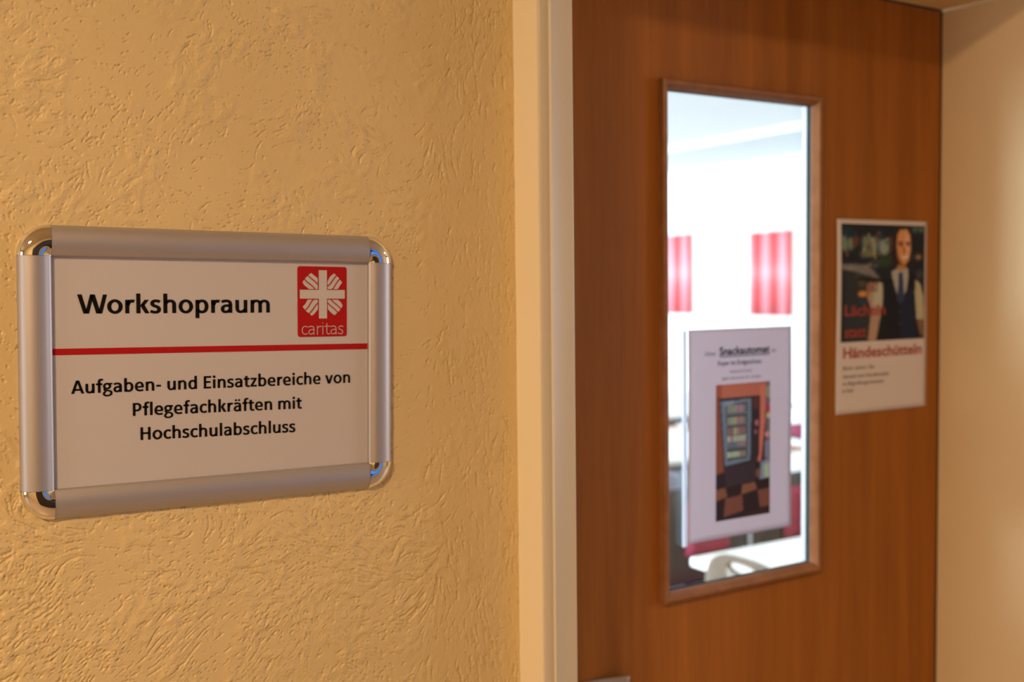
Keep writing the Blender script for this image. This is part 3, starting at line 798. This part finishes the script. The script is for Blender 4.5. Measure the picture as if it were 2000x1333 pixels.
def font_text(name, s, x, z, size, m, parent, fn, lift=0.0004, width=None, align='LEFT', offset=0.0):
    cu = bpy.data.curves.new(name, 'FONT'); cu.body = s; cu.size = size; cu.align_x = align; cu.offset = offset; cu.resolution_u = 3
    t = bpy.data.objects.new('tmp', cu); COL.objects.link(t)
    bpy.context.view_layer.update()
    me = bpy.data.meshes.new_from_object(t.evaluated_get(bpy.context.evaluated_depsgraph_get()))
    bpy.data.objects.remove(t)
    xs_ = [v.co.x for v in me.vertices]; w0 = max(xs_)-min(xs_); x0 = min(xs_)
    k = (width/w0) if width else 1.0
    for v in me.vertices:
        lx = x+(v.co.x-x0)*k if align == 'LEFT' else x+v.co.x*k
        lz = z+v.co.y; v.co = (lx, -fn(lx, lz)-lift, lz)
    return link_mesh(name, me, m, parent)

# ---- sheet about the snack machine, taped to the pane
A4W, A4H = 0.202, 0.298
def fnw(x, z):
    u = x/A4W; v = z/A4H
    return 0.0012+0.0010*math.sin(3.0*v+1.0)*(0.5-u)+0.0035*max(0, -u-0.36)**2*40+0.0012*math.sin(7*v)*max(0, u-0.3)*3
snack = empty('snack_machine_notice', (1.0615, DD+0.0072, EYE-0.2120))
tag(snack, 'white notice with a photo of a snack machine, taped to the door glass', 'notice')
sh = sheet_mesh('notice_sheet', A4W, A4H, fnw, M['window_sheet'], parent=snack)
font_text('lettering', 'Unser', -0.0683, 0.1118, 0.0090, M['grey_ink'], snack, fnw, width=0.0207)
font_text('lettering', 'Snackautomat', -0.0415, 0.1118, 0.0158, M['ink'], snack, fnw, width=0.0976, offset=0.0004)
font_text('lettering', 'im', 0.0603, 0.1118, 0.0090, M['grey_ink'], snack, fnw, width=0.0083)
flat('underline', [[(-0.0415, 0.1087), (0.0561, 0.1087), (0.0561, 0.1099), (-0.0415, 0.1099)]], fnw(0, .1)+0.0006, M['ink'], snack)
font_text('lettering', 'Foyer im Erdgeschoss.', -0.0443, 0.0972, 0.0092, M['ink'], snack, fnw, width=0.0852, offset=0.0001)
font_text('lettering', 'Getränke & Snacks', -0.0221, 0.0858, 0.0056, M['grey_ink'], snack, fnw, width=0.0438)
font_text('lettering', 'täglich rund um die Uhr verfügbar', -0.0377, 0.0766, 0.0056, M['grey_ink'], snack, fnw, width=0.0769)
R = Raster(60, 20, 560, 1300, 96, 220, (45, 30, 32))
R.rect(60, 20, 560, 150, (150, 82, 66)); R.poly([(60, 20), (110, 20), (125, 850), (60, 860)], (130, 66, 50))
R.poly([(60, 130), (95, 130), (130, 700), (130, 870), (60, 860)], (112, 58, 44))
R.poly([(465, 60), (525, 40), (515, 400), (475, 800), (440, 790), (465, 400)], (165, 88, 76))
R.rect(520, 20, 560, 760, (95, 80, 85), 1.5); R.ell(545, 120, 30, 60, (120, 110, 90)); R.ell(545, 275, 20, 40, (150, 40, 60)); R.ell(545, 350, 20, 30, (150, 140, 100)); R.rect(510, 590, 560, 760, (105, 100, 115), 2); R.ell(535, 530, 25, 30, (165, 110, 120))
R.poly([(470, 800), (560, 750), (560, 1050), (450, 1050)], (105, 110, 140), 2.5); R.poly([(500, 830), (560, 790), (560, 960), (510, 950)], (135, 145, 185), 2.5)
R.poly([(90, 150), (465, 150), (455, 720), (430, 800), (130, 800)], (42, 34, 38))
R.poly([(100, 175), (385, 170), (375, 760), (140, 790)], (88, 96, 112), 1.2)
R.poly([(130, 185), (220, 175), (215, 215), (130, 225)], (105, 110, 140), 1.5)
R.poly([(150, 225), (345, 200), (345, 735), (165, 740)], (58, 58, 62), 1.2)
rng = np.random.default_rng(5)
cols = [(120, 118, 90), (130, 125, 95), (170, 85, 105), (105, 100, 100), (150, 140, 80), (165, 90, 80), (140, 75, 70), (150, 140, 160), (85, 90, 105), (125, 100, 100), (150, 150, 140), (150, 100, 70)]
for r_, y in enumerate((215, 325, 425, 505, 560, 650)):
    for c_ in range(6):
        cc = {0: (0, 1, 1, 2, 2, 3), 1: (0, 4, 4, 5, 5, 3), 2: (6, 6, 4, 5, 6, 6), 3: (7, 2, 7, 7, 7, 7), 4: (8, 8, 8, 9, 9, 5), 5: (10, 10, 10, 10, 11, 11)}[r_][c_]
        x = 165+c_*29; R.rect(x, y+8, x+22, y+(75 if r_ < 3 else 60), cols[cc], 0.8)
    R.rect(155, y+(84 if r_ < 3 else 64), 345, y+(92 if r_ < 3 else 70), (95, 100, 112), 0.8)
R.ell(435, 410, 18, 30, (150, 85, 95), 1.5); R.ell(425, 495, 16, 25, (120, 65, 80), 1.5); R.ell(430, 220, 35, 60, (75, 40, 42), 2.5)
R.poly([(60, 860), (470, 780), (450, 1050), (60, 1040)], (40, 28, 32)); R.poly([(135, 800), (420, 790), (420, 980), (150, 1000)], (48, 36, 42))
R.poly([(425, 860), (470, 850), (460, 930), (430, 940)], (100, 60, 50), 1.5)
R.poly([(60, 1000), (560, 950), (560, 1230), (60, 1300)], (38, 26, 28))
R.poly([(60, 1000), (145, 990), (165, 1080), (60, 1110)], (108, 64, 48)); R.poly([(300, 985), (420, 975), (440, 1050), (290, 1080)], (108, 66, 50))
R.poly([(145, 1095), (300, 1080), (310, 1235), (130, 1270)], (100, 56, 46)); R.poly([(445, 1060), (560, 1050), (560, 1225), (465, 1225)], (100, 58, 48))
g_ = R.c.mean(-1, keepdims=True); inside = ((R.X > 140) & (R.X < 360) & (R.Y > 190) & (R.Y < 770))[..., None]
R.c = np.where(inside, R.c*0.55+g_*0.45*np.array((0.95, 1.0, 1.05)), R.c)
alb = to_albedo(R.c, (158, 126, 99), (0.66, 0.64, 0.62))
def pw_(u, v):
    x = -0.0483+0.1050*u; z = -0.1240+0.1940*v; return (x, -fnw(x, z)-0.0005, z)
print_grid('photo_print', R, alb, pw_, snack)
# clear sleeve edge on the left of the sheet
MB().box(-A4W/2-0.007, -A4W/2-0.0005, -0.0022, 0.0005, -A4H/2-0.003, A4H/2-0.001).build('sleeve_edge', M['sleeve'], snack)

# ---- poster on the door right of the window
def fnp(x, z):
    u = x/0.21; v = z/0.297
    return 0.0014+0.0012*math.sin(5*v+0.5)*(-u+0.3)+0.003*max(0, u-0.3)*max(0, math.sin(6*v+2))
man = empty('handshake_poster', (1.35408, DD-0.0006, EYE-0.05266))
tag(man, 'poster of a smiling man in a dark waistcoat, right of the door glass', 'poster')
sheet_mesh('poster_sheet', 0.21, 0.297, fnp, M['door_sheet'], parent=man)
R = Raster(60, 60, 960, 1290, 150, 205, (30, 28, 27))
for x, y, rx, ry, c in ((95, 270, 35, 90, (92, 92, 66)), (155, 265, 25, 80, (105, 98, 74)), (210, 240, 28, 60, (98, 52, 34)), (255, 290, 22, 60, (34, 30, 30)), (310, 250, 45, 80, (92, 88, 66)), (390, 290, 45, 110, (112, 104, 74)), (340, 250, 15, 25, (120, 70, 45)), (470, 250, 25, 70, (62, 62, 60)), (510, 300, 60, 85, (116, 108, 80)), (590, 260, 25, 90, (88, 48, 44)), (120, 140, 60, 60, (26, 38, 44)), (440, 170, 50, 50, (40, 42, 48)), (320, 370, 70, 40, (88, 82, 56)), (510, 450, 90, 55, (46, 52, 30)), (400, 480, 60, 50, (54, 52, 46)), (360, 140, 80, 40, (34, 26, 24)), (850, 100, 40, 40, (66, 72, 58)), (920, 100, 30, 40, (76, 80, 66)), (890, 400, 34, 30, (150, 92, 40)), (830, 400, 20, 20, (44, 52, 70)), (905, 590, 45, 55, (62, 54, 46))):
    R.ell(x, y, rx, ry, c, 4.0, 0.9)
R.poly([(60, 470), (330, 480), (420, 570), (480, 640), (300, 610), (60, 530)], (92, 74, 62), 3.5)
R.poly([(90, 540), (340, 600), (420, 640), (330, 900), (90, 900)], (44, 38, 34), 4)
R.ell(270, 680, 45, 45, (66, 56, 34), 3); R.ell(280, 790, 50, 32, (168, 92, 44), 3); R.ell(285, 880, 40, 45, (38, 46, 50), 3)
R.poly([(90, 900), (350, 900), (360, 1290), (90, 1290)], (44, 40, 36), 5)
for k in range(46):
    x = 70+rng.uniform(0, 540); y = 150+rng.uniform(0, 260); b = rng.uniform(0.6, 1.5)
    R.ell(x, y, rng.uniform(5, 13), rng.uniform(14, 46), tuple(min(200, v*b) for v in ((96, 92, 66), (60, 66, 74), (112, 66, 40), (40, 48, 34))[k % 4]), 1.5, 0.8)
for k in range(18):
    x = 70+rng.uniform(0, 360); y = 480+rng.uniform(0, 130)
    R.ell(x, y, rng.uniform(8, 30), rng.uniform(4, 9), (118, 100, 84), 1.5, 0.5)
# vest and sleeves
R.poly([(500, 680), (600, 620), (800, 560), (860, 600), (880, 700), (900, 1290), (420, 1290), (500, 1000)], (24, 21, 22), 1.5)
R.poly([(680, 900), (830, 700), (870, 1290), (690, 1290)], (28, 28, 36), 3)
R.poly([(588, 560), (650, 520), (770, 510), (780, 600), (760, 760), (700, 860), (650, 800), (600, 640)], (128, 106, 82), 1.5)
R.poly([(665, 570), (715, 570), (720, 680), (735, 860), (690, 910), (650, 850), (670, 680)], (44, 46, 58), 1.2)
R.poly([(855, 640), (915, 690), (950, 830), (960, 1100), (870, 1080), (850, 800)], (140, 112, 76), 1.8)
R.poly([(870, 1090), (960, 1080), (960, 1290), (910, 1250)], (98, 62, 44), 2.5)
R.poly([(340, 670), (480, 660), (500, 760), (490, 950), (420, 1290), (340, 1290), (370, 960), (320, 800)], (132, 92, 66), 2)
R.poly([(400, 690), (490, 680), (495, 920), (390, 920)], (140, 116, 84), 2.5)
R.poly([(395, 950), (480, 940), (430, 1290), (360, 1290)], (134, 90, 62), 2.5)
for a in (352, 378, 402, 428): R.poly([(a, 665), (a+11, 665), (a+2, 775), (a-9, 770)], (74, 36, 26), 0.9)
R.poly([(318, 690), (345, 700), (352, 800), (330, 830)], (120, 66, 44), 1.5)
R.poly([(230, 625), (430, 640), (620, 655), (610, 670), (400, 660), (250, 645)], (20, 17, 17), 1.5)
# head
R.poly([(600, 180), (660, 90), (780, 80), (810, 160), (800, 460), (760, 520), (650, 520), (600, 440)], (42, 24, 18), 2.5)
R.poly([(650, 160), (680, 105), (760, 100), (795, 170), (802, 330), (785, 430), (740, 490), (690, 470), (655, 400), (640, 270)], (158, 94, 58), 2.0)
R.poly([(660, 480), (740, 490), (760, 520), (690, 550), (645, 520)], (140, 80, 50), 2)
R.poly([(745, 120), (790, 180), (795, 330), (760, 420), (740, 250)], (176, 112, 74), 3.5, 0.8)
R.poly([(655, 235), (715, 240), (720, 262), (655, 258)], (84, 42, 26), 1.6); R.poly([(745, 240), (798, 238), (798, 258), (750, 262)], (84, 42, 26), 1.6)
R.ell(690, 275, 20, 9, (52, 28, 22), 1.2); R.ell(772, 273, 18, 8, (60, 32, 24), 1.2)
R.poly([(722, 270), (745, 350), (712, 355)], (120, 62, 38), 1.8)
R.poly([(690, 385), (730, 398), (775, 375), (765, 405), (725, 420)], (196, 150, 120), 1.3); R.poly([(682, 380), (730, 393), (782, 370), (730, 388)], (90, 40, 30), 1.0)
R.poly([(645, 300), (662, 400), (700, 480), (650, 440)], (90, 48, 32), 3)
for y in (990, 1120): R.ell(685, y, 18, 12, (50, 44, 42), 1.2)
POSTER_DISP = (160, 126, 102)
alb = to_albedo(np.where(R.c < 60, R.c*0.82, R.c), POSTER_DISP, (0.76, 0.745, 0.80))
def pp_(u, v):
    x = -0.0955+0.1945*u; z = -0.0385+0.1800*v; return (x, -fnp(x, z)-0.0005, z)
print_grid('photo_print', R, alb, pp_, man)
font_text('lettering', 'Lächeln', -0.0882, 0.0018, 0.0235, M['poster_red'], man, fnp, lift=0.0009, width=0.0930, offset=0.0004)['label'] = 'red headline'
font_text('lettering', 'statt', -0.0880, -0.0312, 0.0235, M['poster_red'], man, fnp, lift=0.0009, width=0.0490, offset=0.0004)['label'] = 'red headline'
font_text('lettering', 'Händeschütteln', -0.0895, -0.0628, 0.0232, M['poster_red'], man, fnp, lift=0.0005, width=0.1824, offset=0.0005)['label'] = 'red headline'
for k, (s_, x_, z_, w_) in enumerate((('Bitte sehen Sie', -0.0894, -0.0811, 0.0705), ('derzeit von Handkontakt', -0.0890, -0.0938, 0.1045), ('zu Begrüßungszwecken', -0.0900, -0.1046, 0.0930), ('ab. Danke', -0.0905, -0.1156, 0.0244))):
    font_text('lettering', s_, x_, z_, 0.0088, M['soft_ink'], man, fnp, width=w_)

# ---- curled sheet at the lower left of the door
def fnc(x, z):
    t = max(0.0, (x+0.012)/0.065); s = max(0.0, (z+0.045)/0.119)
    return 0.001+0.012*t*t*s+0.003*t
cs = sheet_mesh('curled_notice', 0.105, 0.148, fnc, M['curl_sheet'])
cs.location = (0.8509-0.0525-0.009, DD-0.0008, EYE-0.518-0.074+0.0025)
tag(cs, 'white sheet with a curling corner taped low on the wooden door', 'paper sheet')

# ------------------------------------------------------------------ room behind the door
RX0, RX1, RY0, RY1, RC = -3.2, 7.112, 1.16, 11.2, 2.75
plain_wall('floor_room', [(RX0, RX1, DD+0.06, RY1, -0.1, 0)], M['floor']).name = 'floor'
plain_wall('ceiling', [(RX0, RX1, RY0, RY1, RC, RC+0.1)], M['ceiling'])
plain_wall('wall_canteen_right', [(RX1, RX1+0.1, RY0, RY1, 0, RC)], M['white_paint']).name = 'wall_right'
plain_wall('wall_far', [(RX0, -0.2, RY1, RY1+0.1, 0, RC), (6.2, RX1+0.1, RY1, RY1+0.1, 0, RC), (-0.2, 6.2, RY1, RY1+0.1, 2.62, RC), (-0.2, 6.2, RY1, RY1+0.1, 0, 0.95)], M['white_paint'])
plain_wall('wall_left', [(RX0-0.1, RX0, RY0, 2.2, 0, RC), (RX0-0.1, RX0, 8.8, RY1, 0, RC), (RX0-0.1, RX0, 2.2, 8.8, 2.66, RC), (RX0-0.1, RX0, 2.2, 8.8, 0, 0.92)], M['white_paint'])
mb = MB()
for k in range(7):
    x = -0.2+k*6.35/6; mb.box(x, x+0.05, RY1, RY1+0.06, 0.95, 2.62)
mb.box(-0.2, 6.2, RY1, RY1+0.06, 0.95, 1.0).box(-0.2, 6.2, RY1, RY1+0.06, 2.57, 2.62)
struct(mb.build('window_2', M['lining_white']))
mb = MB()
for k in range(7):
    y = 2.2+k*6.55/6; mb.box(RX0-0.06, RX0, y, y+0.05, 0.92, 2.66)
mb.box(RX0-0.06, RX0, 2.2, 8.8, 0.92, 0.97).box(RX0-0.06, RX0, 2.2, 8.8, 2.61, 2.66)
struct(mb.build('window_3', M['lining_white']))
# stepped cornice along the right wall and the ceiling
M['cornice'] = mat('cornice_paint', (0.70, 0.745, 0.77), 0.8)
o = struct(MB().box(RX1-1.12, RX1, RY0, RY1, RC-0.055, RC).build('trim_6', M['cornice'], bevel=0.004)); o['label'] = 'shallow dropped band under the ceiling along the bright wall'
o = struct(MB().box(RX1-0.03, RX1, RY0, RY1, RC-0.11, RC-0.055).build('trim_7', M['white_paint'], bevel=0.004))
o = struct(MB().box(RX1-0.02, RX1, RY0, RY1, 0, 0.09).build('baseboard_right', M['brown_wood']))

# red striped wall hangings
def hanging(y0, y1, z0, z1, label):
    w = y1-y0; n = 60; V = []; F = []
    for s in (0, 1):
        for j in range(2):
            for i in range(n+1):
                y = -w/2+w*i/n
                V.append((-(0.022+0.0045*math.sin(2*math.pi*i/n*w/0.105))+s*0.004, y, (z0, z1)[j]))
    N = 2*(n+1)
    for i in range(n):
        F.append((i, n+1+i, n+2+i, i+1)); F.append((N+i, N+i+1, N+n+2+i, N+n+1+i))
        F.append((i, i+1, N+i+1, N+i)); F.append((n+1+i, N+n+1+i, N+n+2+i, n+2+i))
    t = empty('wall_hanging', (RX1, (y0+y1)/2, 0))
    py('fabric', V, F, M['stripe'], t, True)
    MB().tube([(-0.035, -w/2-0.02, z1+0.005), (-0.035, w/2+0.02, z1+0.005)], 0.008).build('rod', M['lamp_body'], t, True)
    for sgn in (-1, 1):
        MB().box(-0.035, 0, sgn*(w/2-0.02)-0.004, sgn*(w/2-0.02)+0.004, z1, z1+0.01).build('bracket', M['lamp_body'], t)
    return tag(t, label, 'curtain', 'red striped fabric hangings on the far wall')
HANG = [(6.748, 7.275, 1.252, 2.025, 'red striped fabric hanging on the bright wall, right of the two behind the door glass'),
        (8.089, 8.616, 1.252, 2.055, 'red striped fabric hanging on the bright wall, left one cut off by the window edge')]
for (y0, y1, z0, z1, lab) in HANG: hanging(y0, y1, z0, z1, lab)

# tables
def table(x0, x1, y0, y1, label, z=0.74):
    t = empty('canteen_table', ((x0+x1)/2, (y0+y1)/2, 0)); w, d = (x1-x0)/2, (y1-y0)/2
    MB().box(-w, w, -d, d, z-0.028, z).build('tabletop', M['table_white'], t, bevel=0.006)
    MB().box(-w+.06, w-.06, -d+.06, -d+.09, z-.07, z-.028).box(-w+.06, w-.06, d-.09, d-.06, z-.07, z-.028).box(-w+.06, -w+.09, -d+.09, d-.09, z-.07, z-.028).box(w-.09, w-.06, -d+.09, d-.09, z-.07, z-.028).build('apron', M['chair_dark'], t)
    for sx in (-1, 1):
        for sy in (-1, 1):
            MB().tube([(sx*(w-.07), sy*(d-.07), 0), (sx*(w-.07), sy*(d-.07), z-.028)], 0.02, 12).build('leg', M['steel'], t, True)
    return tag(t, label, 'table', 'white tables in the bright room')
TABLES = [(2.06, 3.30, 1.53, 2.36, 'nearest white table, behind the door glass at its lower right'),
          (1.85, 2.62, 2.98, 3.70, 'white table left of the nearest one, seen below the notice'),
          (3.02, 3.85, 3.72, 4.55, 'white table in the middle of the bright room, left of the notice'),
          (3.32, 4.30, 2.98, 3.58, 'white table right of the notice, one row behind the nearest'),
          (4.10, 5.30, 5.00, 6.10, 'farthest white table, seen left of the notice')]
for a in TABLES: table(*a)

# upholstered chairs
def red_chair():
    t = empty('upholstered_chair')
    n = 14
    def pad(name, w, d, h, fx):
        V = []; F = []
        for j in range(n+1):
            for i in range(n+1):
                u, v = i/n*2-1, j/n*2-1
                e = (1-abs(u)**5)*(1-abs(v)**5)
                V.append(fx(u*w/2, v*d/2, h*(0.35+0.65*e**0.5)))
        for j in range(n+1):
            for i in range(n+1):
                u, v = i/n*2-1, j/n*2-1; V.append(fx(u*w/2, v*d/2, 0))
        N = (n+1)**2
        for j in range(n):
            for i in range(n):
                a = j*(n+1)+i; F.append((a, a+1, a+n+2, a+n+1)); F.append((N+a, N+a+n+1, N+a+n+2, N+a+1))
        bd = [i for i in range(n+1)]+[j*(n+1)+n for j in range(1, n+1)]+[n*(n+1)+i for i in range(n-1, -1, -1)]+[j*(n+1) for j in range(n-1, 0, -1)]
        for k in range(len(bd)):
            a, b = bd[k], bd[(k+1) % len(bd)]; F.append((a, N+a, N+b, b))
        return py(name, V, F, M['red_fabric'] if name != 'backrest' else M['chair_dark'], t, True)
    pad('seat', 0.44, 0.42, 0.06, lambda x, y, h: (x, y, 0.41+h))
    pad('backrest', 0.42, 0.34, 0.03, lambda x, y, h: (x, 0.20-h+0.06*(y+0.16), 0.66+y))
    pad('back_cushion', 0.20, 0.19, 0.03, lambda x, y, h: (x, 0.17-h+0.06*(y+0.16), 0.69+y))
    pad('back_cushion', 0.20, 0.19, 0.02, lambda x, y, h: (-x, 0.20+h+0.06*(y+0.16), 0.69+y))
    for sx in (-1, 1):
        x = sx*0.215
        MB().tube([(x, -0.19, 0), (x, -0.19, 0.41)], 0.013).build('leg', M['chair_dark'], t, True)
        MB().tube([(x, 0.21, 0), (x, 0.20, 0.41), (x, 0.215, 0.83)], 0.013).build('leg', M['chair_dark'], t, True)
    MB().tube([(-0.215, -0.19, 0.40), (0.215, -0.19, 0.40), (0.215, 0.20, 0.40), (-0.215, 0.20, 0.40)], 0.011, close=True).build('seat_frame', M['chair_dark'], t, True)
    return t
CH0 = red_chair(); _first = [True]
CHAIRS = [(2.52, 2.62, 0, 'red chair behind the nearest white table, the left of two seen below the notice'),
          (3.00, 2.62, 0, 'red chair behind the nearest white table, the right of two seen below the notice'),
          (2.86, 3.28, 90, 'red chair between two white tables, seen left of the notice'),
          (3.72, 4.80, 0, 'red chair behind the middle white table'),
          (4.66, 4.30, -90, 'red chair right of the notice, at mid depth of the bright room'),
          (6.05, 5.60, -90, 'farthest red chair, right of the notice near the bright wall')]
for (x, y, rz, lab) in CHAIRS:
    c = CH0 if _first[0] else copy_tree(CH0); _first[0] = False
    c.location = (x, y, 0); c.rotation_euler = (0, 0, math.radians(rz))
    tag(c, lab, 'chair', 'red upholstered chairs in the bright room')

# plywood chair with an oval grip hole
def ply_chair(x, y, rz):
    t = empty('plywood_chair', (x, y, 0), rz)
    W, H0, H1 = 0.37, 0.50, 0.866
    # back shell: outline superellipse with a hole, bent about the vertical
    nO = 64; outer = []; inner = []
    cz, hz_ = (H0+H1)/2, (H1-H0)/2
    gz, gx, grx, grz = H1-0.030, 0.0, 0.050, 0.014
    for k in range(nO):
        a = 2*math.pi*k/nO; ca, sa = math.cos(a), math.sin(a)
        e = 2.6
        r = (abs(ca)**e+abs(sa)**e)**(-1/e)
        outer.append((W/2*r*ca, cz+hz_*r*sa)); inner.append((gx+grx*ca, gz+grz*sa))
    rings = 8; V = []; F = []
    def bend(px, pz): return 0.035*(1-(px/(W/2))**2)+0.10*(pz-H0)
    for s in (0, 1):
        for q in range(rings+1):
            u = q/rings
            for k in range(nO):
                px = inner[k][0]*(1-u)+outer[k][0]*u; pz = inner[k][1]*(1-u)+outer[k][1]*u
                V.append((px, bend(px, pz)+s*0.011, pz))
    N = (rings+1)*nO
    for q in range(rings):
        for k in range(nO):
            a, b = q*nO+k, q*nO+(k+1) % nO
            F.append((a, b, b+nO, a+nO)); F.append((N+a, N+a+nO, N+b+nO, N+b))
    for k in range(nO):
        a, b = k, (k+1) % nO; F.append((a, N+a, N+b, b))
        a, b = rings*nO+k, rings*nO+(k+1) % nO; F.append((a, b, N+b, N+a))
    py('backrest', V, F, M['plywood'], t, True)
    # seat
    V = []; F = []; n = 16
    for s in (0, 1):
        for j in range(n+1):
            for i in range(n+1):
                u, v = i/n*2-1, j/n*2-1
                uu, vv = u*math.sqrt(1-v*v*0.28), v*math.sqrt(1-u*u*0.28)
                V.append((uu*0.22, vv*0.21-0.21, 0.45-0.012*(1-u*u)*(1-v*v)-s*0.011))
    N = (n+1)**2
    for j in range(n):
        for i in range(n):
            a = j*(n+1)+i; F.append((a, a+1, a+n+2, a+n+1)); F.append((N+a, N+a+n+1, N+a+n+2, N+a+1))
    bd = [i for i in range(n+1)]+[j*(n+1)+n for j in range(1, n+1)]+[n*(n+1)+i for i in range(n-1, -1, -1)]+[j*(n+1) for j in range(n-1, 0, -1)]
    for k in range(len(bd)):
        a, b = bd[k], bd[(k+1) % len(bd)]; F.append((a, N+a, N+b, b))
    py('seat', V, F, M['plywood'], t, True)
    for sx in (-1, 1):
        MB().tube([(sx*0.19, -0.38, 0), (sx*0.17, -0.36, 0.437)], 0.011).build('leg', M['steel'], t, True)
        MB().tube([(sx*0.19, 0.06, 0), (sx*0.16, -0.02, 0.437), (sx*0.13, 0.045, 0.62)], 0.011).build('leg', M['steel'], t, True)
    tag(t, 'pale plywood chair with an oval grip hole at the white table behind the door glass', 'chair')
    return t
ply_chair(1.92, 1.915, math.radians(90))
